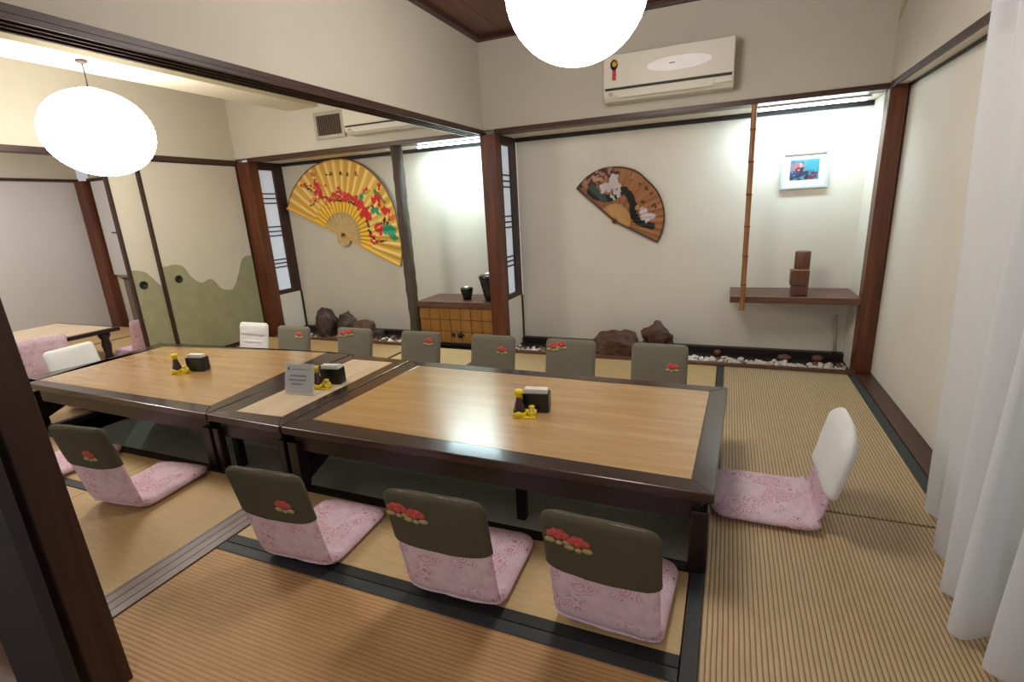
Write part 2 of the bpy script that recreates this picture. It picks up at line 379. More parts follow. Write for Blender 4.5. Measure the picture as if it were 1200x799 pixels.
# side walls carrying the lattice windows
def lattice_side(n, x0, xin, label, lab2):
    # x0 = face of the window; wall below
    f = MB(); zt, zb = 1.735, .425
    f.box(x0-.03, x0, .10, .43, zt-.03, HB+.004)       # top rail
    f.box(x0-.03, x0, .10, .43, zb-.0, zb+.045)        # bottom rail
    f.box(x0-.03, x0, .10, .118, zb+.045, zt-.03)
    f.box(x0-.03, x0, .30, .43, zb+.045, zt-.03)
    w = MB()
    w = f.build('window_%d' % n, 'postdark', None, .002); st(w, label)
    zs = [1.705, 1.473, 1.378, 1.137, 1.045, .794, .714, .47]
    zc = [(1.473, 1.425, 1.378), (1.137, 1.090, 1.045), (.794, .755, .714)]
    edges = [1.705, 1.425, 1.090, .755, .470]
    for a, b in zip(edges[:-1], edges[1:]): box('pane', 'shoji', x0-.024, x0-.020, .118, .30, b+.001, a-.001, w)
    for tri in zc:
        for z in tri: box('muntin', 'dark', x0-.019, x0-.009, .118, .30, z-.006, z+.006, w)
    st(box('wall_alcove_side', 'plaster', x0-.05, x0-.004, .10, .429, -.03, .424), lab2)
    box('corner_strip', 'dark', x0-.02, x0+.006, .405, .4285, -.03, .424, w)
lattice_side(1, .100, 0, 'narrow paper window with dark lattice bars beside the central post', 'cream wall strip under the lattice window beside the central post')
lattice_side(2, -2.60, 0, 'narrow paper window with dark lattice bars in the far left corner', 'cream wall strip under the lattice window in the far left corner')
st(box('trim_5', 'dark', .105, 2.705, .405, .4295, 1.748, HB+.004), 'dark strip along the top of the right alcove wall')
st(box('trim_6', 'dark', -2.60, -.03, .405, .4295, 1.748, HB+.004), 'dark strip along the top of the left alcove wall')
st(box('baseboard_back', 'dark', .105, 2.705, .37, .4295, -.06, .022), 'black board at the foot of the right alcove wall')
st(box('baseboard_back', 'dark', -2.60, -.79, .37, .4295, -.06, .022), 'black board at the foot of the left alcove wall')
st(box('trim_7', 'beamX', .10, 2.69, -.012, .12, HB, HT, None, .002), 'brown lintel across the back of the right room')
st(box('trim_8', 'beamX', -2.585, -.03, -.012, .12, HB-.004, HT-.004, None, .002), 'brown lintel across the back of the left room')
st(box('trim_9', 'sillX', .10, 2.70, -.066, -.02, -.03, .018, None, .002), 'brown wooden edging of the pebble bed in the right alcove')
st(box('trim_10', 'sillX', -2.585, -.80, -.066, -.02, -.03, .018, None, .002), 'brown wooden edging of the pebble bed in the left alcove')
# posts
def post(n, bot, top, y0, y1, z0, z1, m, label, bev=.004):
    (a0, a1), (b0, b1) = bot, top
    b = MB().hexa([(a0, y0, z0), (a1, y0, z0), (a1, y1, z0), (a0, y1, z0)], [(b0, y0, z1), (b1, y0, z1), (b1, y1, z1), (b0, y1, z1)])
    return st(b.build('trim_%d' % n, m, None, bev), label)
post(11, (-.027, .099), (-.032, .100), -.004, .10, -.03, HB, 'post', 'red brown wooden post between the two rooms at the back')
post(12, (2.694, 2.796), (2.692, 2.785), -.004, .10, -.03, HB+.02, 'post', 'red brown wooden post in the right back corner')
post(13, (-2.76, -2.588), (-2.79, -2.584), -.004, .10, -.03, HB, 'post', 'red brown wooden post in the left back corner')
# foreground post and the dark panel behind it
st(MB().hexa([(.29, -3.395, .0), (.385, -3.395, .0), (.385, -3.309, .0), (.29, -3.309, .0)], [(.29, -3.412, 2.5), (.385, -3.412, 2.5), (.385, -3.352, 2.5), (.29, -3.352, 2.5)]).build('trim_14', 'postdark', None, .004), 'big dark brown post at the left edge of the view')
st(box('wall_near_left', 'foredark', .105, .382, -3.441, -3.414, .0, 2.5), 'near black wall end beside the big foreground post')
st(box('wall_platform_front', 'white_wall', (.087), 2.9, -3.455, -3.442, -.36, -.03), 'white riser under the edge of the matted floor')
st(box('wall_platform_left', 'white_wall', -5.5, .087, -3.215, -3.202, -.36, -.002), 'white riser under the edge of the left room floor')
st(box('wall_platform_side', 'white_wall', .07, .0868, -3.44, -3.216, -.36, -.03), 'short white side of the raised floor')
st(box('floor_corridor', 'sillX', -3.0, 3.4, -5.5, -3.216, -.26, -.21), 'brown wooden floor of the lower corridor')

# ---- partition wall above the lintel and the grooved lintel
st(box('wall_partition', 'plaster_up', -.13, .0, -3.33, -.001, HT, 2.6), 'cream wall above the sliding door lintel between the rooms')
o = MB().box(-.13, .003, -3.286, -.004, HB+.012, HT+.002)
o.box(-.13, -.115, -3.286, -.004, HB-.004, HB+.012).box(-.085, -.078, -3.286, -.004, HB-.004, HB+.012).box(-.048, -.041, -3.286, -.004, HB-.004, HB+.012).box(-.012, .003, -3.286, -.004, HB-.004, HB+.012)
st(o.build('trim_15', 'beamY', None, .001), 'grooved dark lintel crossing the top left of the view')

# ---- right wall
st(box('wall_right', 'plaster', 2.80, 2.9, -5.0, .10, -.03, HB+.03), 'cream plaster recess of the right wall')
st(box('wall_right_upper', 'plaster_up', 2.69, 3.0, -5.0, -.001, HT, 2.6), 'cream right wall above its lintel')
o = MB().box(2.688, 2.70, -5.0, -.004, HB, HT+.002).box(2.70, 2.80, -5.0, -.0, HB+.022, HT+.002, 1).box(2.79, 2.80, -5, -.004, HB+.008, HB+.0215, 2)
st(o.build('trim_16', ['beamY', 'plaster', 'dark']), 'brown lintel with pale soffit on the right wall')

# ---- ceilings
o = MB()
y = -4.9; k = 0
ceil = st(box('ceiling', 'dark', -.0, 3.0, -4.9, .0, HC+.03, HC+.05), 'wooden ceiling of the right room')
for i in range(12):
    box('ceiling_board', 'ceilwood', .0+i*.24, .236+i*.24, -4.9, .0, HC+.008, HC+.03, ceil)
st(box('trim_17', 'beamX', .0, 2.70, -.05, -.001, HC-.022, HC+.008, None, .003), 'dark cornice along the back of the wooden ceiling')
st(box('trim_18', 'beamY', .0, .05, -4.9, -.05, HC-.022, HC+.008, None, .003), 'dark cornice along the left of the wooden ceiling')
st(box('trim_19', 'beamY', 2.64, 2.69, -4.9, -.05, HC-.022, HC+.008, None, .003), 'dark cornice along the right of the wooden ceiling')
st(box('ceiling_left', 'ceil_cream', -6.2, -.13, -4.9, .0, 2.40, 2.44), 'cream ceiling of the left room')
st(box('ceiling_duct', 'ceil_cream', -1.97, -1.62, -4.9, -.001, 2.165, 2.40), 'cream boxed-in ceiling beam the left lantern hangs from')

# ---- left wall with sliding doors and opening
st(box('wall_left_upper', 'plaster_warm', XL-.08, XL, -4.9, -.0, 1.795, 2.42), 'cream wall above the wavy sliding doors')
st(box('trim_20', 'beamY', XL-.09, XL+.012, -4.9, -.004, 1.752, 1.795, None, .002), 'dark lintel above the wavy sliding doors')
def door(n, x, y0, y1, wave, pull, label):
    d = box('door_%d' % n, 'plaster_warm', x-.025, x, y0+.02, y1-.02, .02, 1.74); st(d, label)
    f = MB().box(x-.03, x+.006, y0, y0+.02, .005, 1.751).box(x-.03, x+.006, y1-.02, y1, .005, 1.751)
    f.box(x-.03, x+.006, y0+.02, y1-.02, .005, .02).box(x-.03, x+.006, y0+.02, y1-.02, 1.74, 1.751)
    f.build('door_frame', 'postdark', d)
    w = smooth_curve([(p[0], p[1]) for p in wave], 6)
    w = [(min(max(a, y0+.02), y1-.02), b) for a, b in w]
    poly = [(y0+.02, .02)]+[(y1-.02, .02)]+[(y1-.02, w[-1][1])]+w[::-1]+[(y0+.02, w[0][1])]
    MB().prism(poly, x+.0002, x+.003, 0, 'YZ').build('green_paper', 'fusgreen', d)
    pl = MB().lathe([(.034, 0), (.034, .008), (.028, .010), (.024, .004)], (x+.003, pull[0], pull[1]), 20, axis='X').build('finger_pull', 'black', d)
def yz(px, py, x=XL): p = PX(px, py, x); return (p.y, p.z)
w2 = [yz(*p) for p in ((196, 312), (205, 310), (215, 313), (225, 325), (236, 331), (248, 327), (260, 338), (273, 338), (279, 322), (284, 303), (294, 299), (300, 299))]
y2 = yz(190, 310)[0]
door(1, XL, yz(184, 300)[0], -.004, w2, yz(209, 327), 'cream sliding door with green wavy lower part, nearer the corner post')
w1 = [yz(*p, XL-.03) for p in ((148, 318), (158, 317), (170, 319), (178, 325), (188, 334), (198, 339), (212, 336))]
door(2, XL-.032, yz(150, 315, XL-.03)[0], yz(184, 300)[0]+.6, w1, yz(168, 334, XL-.03), 'cream sliding door with green wavy lower part, standing half behind the other')

# ---- far room seen through the opening
st(box('wall_far_left', 'plaster_warm', -5.50, -5.40, -4.9, .0, 1.79, 2.42), 'beige wall above the white sliding wall of the far room')
st(box('door_3', 'white_wall', -5.44, -5.40, -4.9, -.03, .0, 1.76), 'white sliding wall of the far room')
st(box('trim_21', 'beamY', -5.44, -5.385, -4.9, -.0, 1.76, 1.79), 'dark lintel of the far room')
post(22, (-5.42, -5.22), (-5.44, -5.24), -.05, .05, -.03, 1.765, 'post', 'red brown post in the corner of the far room')
st(box('wall_far_back', 'plaster_warm', -5.3, -2.80, .06, .12, -.03, 2.42), 'back wall of the far room')
st(box('trim_23', 'beamX', -5.24, -2.80, -.0, .06, 1.76, 1.79), 'dark lintel at the back of the far room')
o = st(box('door_4', 'white_wall', -5.20, -2.86, .015, .055, .65, 1.755), 'white sliding door at the back of the far room')
box('door_handle', 'dkslot', -5.02, -4.92, .002, .014, 1.155, 1.165, o)
t = empty('low_chest', (-4.0, .0, 0)); tag(t, 'low grey brown chest at the back of the far room', 'chest')
MB().box(-4.92, -2.87, -.06, .012, .0, .61).build('body', 'chestgrey', None, .003).parent = t
MB().box(-4.93, -2.86, -.075, .013, .611, .63).build('chest_top', 'lacq', None, .002).parent = t
for i in range(4): MB().box(-4.90+i*.505, -4.42+i*.505, -.072, -.0605, .05, .56).build('door', 'chestgrey', None, .003).parent = t
for ch in t.children: ch.location -= Vector(t.location)

# =================================================================== TABLES
HTAB = .312
def table(name, label, group, Q, I, inner, legs, ap=True, brace=False, lw=.028):
    """Q outer corners, I inner corners (fl, fr, br, bl) at table height"""
    cxm = sum(p[0] for p in Q)/4; cym = sum(p[1] for p in Q)/4
    t = empty(name, (cxm, cym, 0)); tag(t, label, 'table', group)
    def loc(p, z): return (p[0]-cxm, p[1]-cym, z)
    zt, zb = HTAB, HTAB-.036
    names = ('front', 'right', 'back', 'left')
    for i in range(4):
        j = (i+1) % 4; a, b, c, d = Q[i], Q[j], I[j], I[i]
        MB().hexa([loc(a, zb), loc(b, zb), loc(c, zb), loc(d, zb)], [loc(a, zt), loc(b, zt), loc(c, zt), loc(d, zt)]).build('edge_board', 'tabX' if i % 2 == 0 else 'tabY', t, .004)
    MB().hexa([loc(p, zb+.004) for p in I], [loc(p, zt-.0008) for p in I]).build('tabletop_panel', inner, t)
    k = .035
    A = [(Q[0][0]+k, Q[0][1]+k), (Q[1][0]-k, Q[1][1]+k), (Q[2][0]-k, Q[2][1]-k), (Q[3][0]+k, Q[3][1]-k)]
    za0, za1 = .185, zb-.001
    for i in range(4):
        j = (i+1) % 4; a, b = Vector(A[i]), Vector(A[j]); n = Vector((-(b-a).y, (b-a).x)).normalized()*.022
        pts = [a, b, b+n, a+n]
        MB().hexa([loc(p, za0) for p in pts], [loc(p, za1) for p in pts]).build('apron', 'lacq', t, .002)
    for (x, y) in legs:
        w = lw
        l = MB().box(x-cxm-w, x-cxm+w, y-cym-w, y-cym+w, .004, za0+.05); l.build('leg', 'lacq', t, .006)
    if brace:
        x0 = min(p[0] for p in legs)+.0
        fy, by = min(p[1] for p in legs), max(p[1] for p in legs)
        MB().box(x0-cxm-.012, x0-cxm+.012, fy-cym+.034, by-cym-.034, .13, .184).build('stretcher', 'lacq', t, .002)
        for s in (1, -1):
            ya, yb = (fy+.034, fy+.32) if s > 0 else (by-.034, by-.32)
            MB().hexa([(x0-cxm-.012, ya-cym, .02), (x0-cxm+.012, ya-cym, .02), (x0-cxm+.012, yb-cym, .129), (x0-cxm-.012, yb-cym, .129)],
                      [(x0-cxm-.012, ya-cym, .11), (x0-cxm+.012, ya-cym, .11), (x0-cxm+.012, yb-cym, .184), (x0-cxm-.012, yb-cym, .184)]).build('corner_brace', 'lacq', t, .002)
    return t
def q(*pts): return [(PZ(px, py, HTAB).x, PZ(px, py, HTAB).y) for px, py in pts]
QR = q((328.5, 500), (837.5, 580), (853, 454), (482, 422.3)); IR = q((366, 491), (810, 561), (831.5, 458.5), (491, 428.5))
table('low_table', 'large low oak-topped table with dark rim, right of the narrow middle table', 'low tables pushed together', QR, IR, 'oak',
      [(.075, -2.362), (1.815, -2.362), (1.83, -1.43), (.075, -1.43)], brace=True)
QM = q((241.5, 485.3), (326.5, 499.8), (480.2, 422), (413.3, 415)); IM = q((277, 481.5), (330, 488), (460, 424.5), (413.5, 420.8))
table('narrow_table', 'narrow low table with pale top and dark rim between two large tables', 'low tables pushed together', QM, IM, 'oakL',
      [(-.435, -2.36), (.0, -2.365), (.0, -1.40), (-.425, -1.40)], lw=.019)
QL = q((31, 449), (240, 485), (411.5, 414.8), (188, 401.8)); IL = q((28, 442.5), (247, 475), (384, 412), (190, 406))
QL[3] = (QL[3][0], QL[3][1]); 
table('low_table', 'large low oak-topped table with dark rim in the left room', 'low tables pushed together', QL, IL, 'oak',
      [(-2.20, -2.29), (-.50, -2.355), (-.49, -1.40), (-2.18, -1.44)], brace=True)
# centre foot standing in the pit
for (x, y) in ((.90, -1.78), (-1.1, -1.75)):
    pass
t = tag(MB().box(.87, .92, -1.72, -1.67, PD, .18).build('support_leg', 'lacq', None, .004), 'slim dark wooden prop under the right table, standing in the pit', 'table leg')
t = tag(MB().box(-1.22, -1.17, -1.75, -1.70, PD, .18).build('support_leg', 'lacq', None, .004), 'slim dark wooden prop under the left table, standing in the pit', 'table leg')

# =================================================================== CHAIRS
def chair_path():
    pts = [(.355, .026), (.25, .026), (.14, .026), (.075, .026)]
    # arc
    cx, cz, r = .050, .086, .060; lean = math.radians(11)
    n = 7
    for i in range(1, n+1):
        a = -PI/2 - (PI/2-lean)*i/n*1.0
        pts.append((cx+r*math.cos(a), cz+r*math.sin(a)))
    e = pts[-1]; L = .362
    for i in range(1, 8): pts.append((e[0]-math.sin(lean)*L*i/7, e[1]+math.cos(lean)*L*i/7))
    return pts
CP = chair_path()
CL = [0]
for a, b in zip(CP[:-1], CP[1:]): CL.append(CL[-1]+math.hypot(b[0]-a[0], b[1]-a[1]))
def cpos(s):
    s = max(0, min(CL[-1], s))
    for i in range(len(CL)-1):
        if s <= CL[i+1]+1e-9:
            t = (s-CL[i])/(CL[i+1]-CL[i]); a, b = CP[i], CP[i+1]
            return (a[0]+(b[0]-a[0])*t, a[1]+(b[1]-a[1])*t)
def cnrm(s):       # normal towards the sitter
    a = cpos(s-.012); b = cpos(s+.012); d = (b[0]-a[0], b[1]-a[1]); l = math.hypot(*d); return (d[1]/l, -d[0]/l)
SEND = CL[-1]; SBEND = CL[3]+.075
def csurf(u, s, off, hw=.155, jig=0):
    y, z = cpos(s); n = cnrm(s); bow = -.018*(u*u)*0
    return Vector((u*hw, y+n[0]*off, z+n[1]*off))
def pillow(s0, s1, hw, T, r0, r1, soft0, soft1, nu=14, nv=22, hem=0, wr=0, seed=0, extra=0):
    """closed thin cushion following the chair path between s0 and s1"""
    rnd = random.Random(seed); b = MB(); ph = [rnd.uniform(0, 6) for _ in range(6)]
    us = [-math.cos(PI*i/nu) for i in range(nu+1)]
    g = []
    for side in (1, -1):
        rows = []
        for j in range(nv+1):
            v = (1-math.cos(PI*j/nv))/2
            row = []
            for u in us:
                ss0 = s0 + hem*(u*u)
                s = ss0+(s1-ss0)*v; d0 = s-s0; d1 = s1-s
                w = hw
                if r0 and d0 < r0: w = hw-r0+math.sqrt(max(0, r0*r0-(r0-d0)**2))
                if r1 and d1 < r1: w = min(w, hw-r1+math.sqrt(max(0, r1*r1-(r1-d1)**2)))
                e = (1-abs(u)**7)**.5
                if soft0: e *= min(1, (max(0, v)/soft0))**.5 if v < soft0 else 1
                if soft1: e *= (min(1, max(0, 1-v)/soft1))**.5 if 1-v < soft1 else 1
                e = max(e, .05)
                wrk = wr*(math.sin(u*7+ph[0]+v*5)*.5+math.sin(u*13+ph[1]-v*9)*.3+math.sin(v*16+ph[2]+u*3)*.3)
                off = side*(T/2)*e + side*wrk*e
                sx = s1 + extra if False else s
                y, z = cpos(sx); n = cnrm(sx)
                row.append((u*w, y+n[0]*off, z+n[1]*off))
            rows.append(row)
        g.append(rows)
    V = []; idx = {}
    for si in (0, 1):
        for j in range(nv+1):
            for i in range(nu+1):
                idx[(si, j, i)] = len(V); V.append(g[si][j][i])
    F = []
    for j in range(nv):
        for i in range(nu):
            F.append((idx[0, j, i], idx[0, j, i+1], idx[0, j+1, i+1], idx[0, j+1, i]))
            F.append((idx[1, j, i], idx[1, j+1, i], idx[1, j+1, i+1], idx[1, j, i+1]))
    for j in range(nv):
        F.append((idx[0, j, 0], idx[0, j+1, 0], idx[1, j+1, 0], idx[1, j, 0]))
        F.append((idx[0, j, nu], idx[1, j, nu], idx[1, j+1, nu], idx[0, j+1, nu]))
    for i in range(nu):
        F.append((idx[0, 0, i], idx[1, 0, i], idx[1, 0, i+1], idx[0, 0, i+1]))
        F.append((idx[0, nv, i], idx[0, nv, i+1], idx[1, nv, i+1], idx[1, nv, i]))
    b.add(V, F, 0, True); return b
HW = .155
def flower(cov, u0, s0, side, double, T, sc=1.3):
    """embroidered blossoms lying on the cover"""
    b = MB()
    def disc(du, ds, r, mi, h=.0025, el=1):
        u = u0+du/HW; s = s0+ds; off = side*(T/2+.0012)
        c = csurf(u, s, off, HW); n = cnrm(s); N = Vector((0, n[0], n[1]))*side
        y0, z0 = cpos(s-.01); y1, z1 = cpos(s+.01); t = Vector((0, y1-y0, z1-z0)).normalized(); X = Vector((1, 0, 0))
        k = 9; vs = [c+N*h]; 
        for i in range(k):
            a = 2*PI*i/k; vs.append(c+X*math.cos(a)*r*el+t*math.sin(a)*r+N*.0005)
        for i in range(k):
            a = 2*PI*i/k; vs.append(c+X*math.cos(a)*r*el+t*math.sin(a)*r-N*.002)
        b.add(vs, [(0, 1+i, 1+(i+1) % k) for i in range(k)]+[(1+i, 1+k+i, 1+k+(i+1) % k, 1+(i+1) % k) for i in range(k)], mi, True)
    cs = [(0, 0)] if not double else [(-.027, .006), (.027, -.008)]
    for cxx, cyy in cs:
        for i in range(4): 
            a = PI*.12+i*PI*.25; disc((cxx+math.cos(a)*.017*sc), cyy+math.sin(a)*.013*sc, .0105*sc, 0)
        disc(cxx, cyy+.002, .0105*sc, 0, .004)
        for s_ in (-1, 1): disc(cxx+s_*.019*sc, cyy-.012*sc, .0075*sc, 1, .002, 1.5)
        disc(cxx, cyy-.016*sc, .006*sc, 1, .002, 1.3)
    return b.build('embroidered_flower', ['red', 'leaf'], cov)
def make_chair(cover='green', double=False, fu=.35, fs=.12, side=-1, seed=0, cs=.205, label='', group=None, seatmat='pink', hwc=0, flow=True, rc=.032, bt=0):
    t = empty('floor_chair'); tag(t, label, 'chair', group)
    pillow(0, SBEND, HW+.004, .048, .06, 0, .10, 0, wr=.0022, seed=seed).build('seat', seatmat, t)
    pillow(SBEND-.004, SEND-bt, HW-(.03 if bt else 0), .026 if bt else .036, 0, rc, 0, .08, wr=.0012, seed=seed+1).build('backrest', seatmat, t)
    if cover:
        T = .043
        c = pillow(SEND-cs, SEND+.0, HW+.006, T, 0, rc, 0, .06, hem=.02, wr=.0016 if cover != 'white' else .004, seed=seed+2)
        c = c.build('cover', cover, t)
        # rolled top seam
        if flow: flower(c, fu, SEND-fs, side, double, T+.002)
    return t
G1 = 'floor chairs along the near side of the tables'
G2 = 'floor chairs along the far side of the tables'
def place(t, x, y, deg, sc=1, tilt=0):
    t.location = (x, y, 0); t.rotation_euler = (tilt, 0, math.radians(deg)); t.scale = sc if isinstance(sc, tuple) else (sc, sc, sc); return t
place(make_chair('green', True, -.50, .070, -1, 11, label='olive-covered floor chair nearest the camera, double flower upper left, beside the right table leg', group=G1), 1.585, -2.735, -3)
place(make_chair('green', True, -.52, .060, -1, 21, label='olive-covered pink floor chair with double flower, second from the right in the near row', group=G1), 1.105, -2.765, 2, (1.03, 1, 1))
place(make_chair('green', False, .42, .125, -1, 31, label='olive-covered pink floor chair with one flower at lower right, beside the grooved floor rail', group=G1), .470, -2.79, 3, (1, 1, .97))
place(make_chair('green', False, .20, .13, -1, 41, cs=.20, label='olive-covered pink floor chair with small flower, in the left room behind the floor rail', group=G1), -.605, -2.765, 6)
place(make_chair('green', False, .30, .12, -1, 51, label='pink floor chair mostly hidden by the big foreground post', group=G1), -1.36, -2.73, 0)
yb = -1.045; BS = (1.0, .95, .925)
place(make_chair('greenb', False, -.50, .145, 1, 61, cs=.34, label='grey-covered floor chair with flower at lower right, rightmost of the far row', group=G2), 1.515, yb, 180, BS)
place(make_chair('greenb', True, .52, .050, 1, 71, cs=.34, label='grey-covered floor chair with double flower at upper left, left of the dark boulder', group=G2), .975, yb, 180, BS)
place(make_chair('greenb', False, -.48, .105, 1, 81, cs=.34, label='grey-covered floor chair with flower at lower right, in front of the central post', group=G2), .440, yb, 180, BS)
place(make_chair('greenb', False, -.50, .075, 1, 91, cs=.34, label='grey-covered floor chair with creased top in front of the honey wood cabinet', group=G2), -.125, yb, 180, BS)
place(make_chair('greenb', True, .42, .045, 1, 101, cs=.34, label='grey-covered floor chair with double flower, in front of the dark rocks of the left alcove', group=G2), -.705, yb, 180, BS)
place(make_chair('greenb', False, -.45, .075, 1, 111, cs=.34, label='grey-covered floor chair with flower at lower right, beside the white-covered one', group=G2), -1.31, yb, 180, (1.04, .95, .90))
w = place(make_chair('white', False, 0, 0, 1, 121, bt=.03, cs=.36, label='white-covered floor chair at the far side of the left table, before the wavy doors', group=G2, flow=False), -1.80, -1.0, 180, (1, .95, .90))
pillow(SEND-.135, SEND-.004, HW-.004, .070, .03, .03, .25, .25, wr=.004, seed=77).build('folded_flap', 'white', w)
pillow(SEND-.20, SEND-.15, HW-.03, .054, .02, .02, .4, .4, wr=.003, seed=78).build('folded_flap', 'white', w)
# chair at the right end of the table, rounded white cover
t = make_chair(None, bt=.09, label='pink floor chair with rounded white cover at the right end of the tables')
t['category'] = 'chair'
c = pillow(SEND-.285, SEND+.0, HW+.006, .052, .03, .125, .05, .22, hem=0, wr=.004, seed=5); c.build('cover', 'white', t)
place(t, 2.215, -1.875, 90, (1.16, 1.04, .96))
for s_ in (-1, 1):
    pass
t = make_chair('white', flow=False, bt=.03, cs=.33, seed=141, label='pink floor chair with white cover at the left end of the left table'); place(t, -2.39, -1.915, -82, (1.05, 1, .96))
t = make_chair(None, seed=151, label='uncovered pink floor chair at the near end of the far room table'); place(t, -2.93, -1.90, 84, 1.06)
t = make_chair(None, seed=161, label='uncovered pink floor chair at the back of the far room table'); place(t, -3.62, -.62, 180, 1.0)
t = make_chair(None, seed=162, label='pink floor chair next to the wavy door in the far room'); place(t, -3.32, -.92, 90, .86)
t = make_chair('greenb', False, .3, .1, 1, 171, cs=.3, label='grey-covered floor chair beyond the left edge of the far room table'); place(t, -4.86, -1.75, -90, 1.0)

# far room table
t = empty('low_table', (-3.95, -1.75, 0)); tag(t, 'low table with beige top and curved dark legs in the far room', 'table')
def L(x, y, z): return (x+3.95, y+1.75, z)
MB().box(-.48, .50, -.72, .72, .272, .305).build('edge_frame', 'lacq', t, .004)
MB().box(-.44, .46, -.68, .68, .3052, .309).build('tabletop_panel', 'oakL', t)
for sx in (-1, 1):
    for sy in (-1, 1):
        MB().lathe([(.045, .271), (.05, .24), (.03, .20), (.04, .15), (.028, .06), (.04, .02), (.036, .002)], (.01+sx*.40, sy*.62, 0), 12).build('leg', 'lacq', t)

# =================================================================== TABLE THINGS
def napkin(x, y, rz, label):
    t = empty('napkin_holder', (x, y, HTAB), rz); tag(t, label, 'napkin holder', 'black napkin holders on the tables'); t.scale = (1.25, 1.2, 1.22)
    b = MB().box(-.048, .048, -.026, -.020, 0, .072).box(-.048, .048, .020, .026, 0, .072).box(-.048, .048, -.02, .02, 0, .006).box(-.048, -.043, -.02, .02, .006, .06).box(.043, .048, -.02, .02, .006, .072)
    b.build('holder_body', 'black', t, .002)
    for k in range(4): MB().box(-.042, .042, -.018+k*.009, -.011+k*.009, .007, .088-.002*(k % 2)).build('napkin', 'paper', t, .001)
    return t
def bottle(x, y, label):
    t = empty('soy_sauce_bottle', (x, y, HTAB+.004)); tag(t, label, 'bottle', 'soy sauce bottles on the tables'); t.scale = (1.25, 1.25, 1.25)
    MB().lathe([(.019, .0), (.021, .004), (.021, .022), (.0155, .045), (.011, .062), (.010, .070)], n=18).build('bottle_body', 'soy', t)
    MB().lathe([(.0125, .0705), (.0125, .082), (.0145, .083), (.0145, .094), (.006, .096)], n=14).build('bottle_cap', 'yellow', t)
    return t
def tray(x, y, rz, label):
    t = empty('condiment_tray', (x, y, HTAB), rz); tag(t, label, 'tray', 'yellow condiment trays on the tables'); t.scale = (1.2, 1.2, 1.2)
    MB().box(-.04, .045, -.026, .026, 0, .0035).build('tray_base', 'yellow', t, .0015)
    for cx_, r in ((-.014, .0245), (.032, .014)):
        vs = []; n = 16
        b = MB(); pr = [(r+.003, .0036), (r+.004, .022), (r+.0005, .022), (r, .0036)]
        for k in range(n):
            for rr, zz in pr:
                zz2 = zz + (.004*math.cos(k*PI/2) if zz > .01 else 0); a = 2*PI*k/n; vs.append((cx_+rr*math.cos(a), rr*math.sin(a), zz2))
        fs = [(4*k+i, 4*k+(i+1) % 4, 4*((k+1) % n)+(i+1) % 4, 4*((k+1) % n)+i) for k in range(n) for i in range(4)]
        b.add(vs, fs, 0, True); b.build('holder_ring', 'yellow', t)
    return t
def toothpick(x, y, label):
    t = empty('toothpick_cup', (x, y, HTAB+.004)); tag(t, label, 'toothpick holder', 'toothpick cups on the tables'); t.scale = (1.15, 1.15, 1.15)
    MB().lathe([(.010, 0), (.011, .002), (.0115, .028), (.009, .030)], n=12).build('cup_body', 'acryl', t)
    MB().lathe([(.0118, .0302), (.0118, .037), (.004, .039)], n=12).build('cup_lid', 'yellow', t)
    return t
for (x, y, rz, nx, ny, where) in ((1.050, -1.985, .25, 1.085, -1.905, 'right table'), (-1.29, -1.935, .25, -1.22, -1.86, 'left table'), (-.165, -1.925, .25, -.155, -1.835, 'narrow middle table')):
    tray(x, y, rz, 'yellow plastic condiment tray on the %s' % where)
    dx, dy = -.017*math.cos(rz), -.017*math.sin(rz); bottle(x+dx, y+dy, 'small soy sauce bottle with yellow cap on the %s' % where)
    toothpick(x+.038*math.cos(rz), y+.038*math.sin(rz), 'small toothpick cup in the yellow tray on the %s' % where)
    napkin(nx, ny, rz*.6, 'black napkin holder with white napkins on the %s' % where)
# acrylic notice
t = empty('table_sign', (-.20, -2.045, HTAB), math.radians(5)); tag(t, 'clear acrylic stand with printed notice on the narrow middle table', 'sign')
tl = math.radians(-14)
def tilt(b):
    c, s = math.cos(tl), math.sin(tl); b.v = [(x, y*c-z*s*-1 if False else y*c - z*s, y*s + z*c) for x, y, z in b.v]; return b
tilt(MB().box(-.092, .092, -.004, -.0025, .0, .165)).build('front_sheet', 'acryl', t)
tilt(MB().box(-.086, .086, -.0022, .0, .008, .158)).build('notice_paper', 'signp', t)
tilt(MB().box(-.092, .092, .0003, .002, .0, .165)).build('back_sheet', 'acryl', t)
MB().box(-.092, .092, .0, .045, .0, .003).build('foot', 'acryl', t)
rl = random.Random(3); tx = MB()
for (z, xa, xb, h) in ((.135, -.045, .06, .0025), (.100, -.055, .045, .005), (.078, -.065, .045, .005), (.056, -.045, .02, .005)):
    x = xa
    while x < xb:
        w_ = rl.uniform(.006, .014); tx.box(x, min(x+w_, xb), -.0052, -.0042, z-h/2, z+h/2); x += w_+.003
tx.lathe([(.008, -.0052), (.008, -.0042)], (-.066, 0, .137), 12, axis='Y')
tilt(tx).build('printed_lines', 'ink', t)

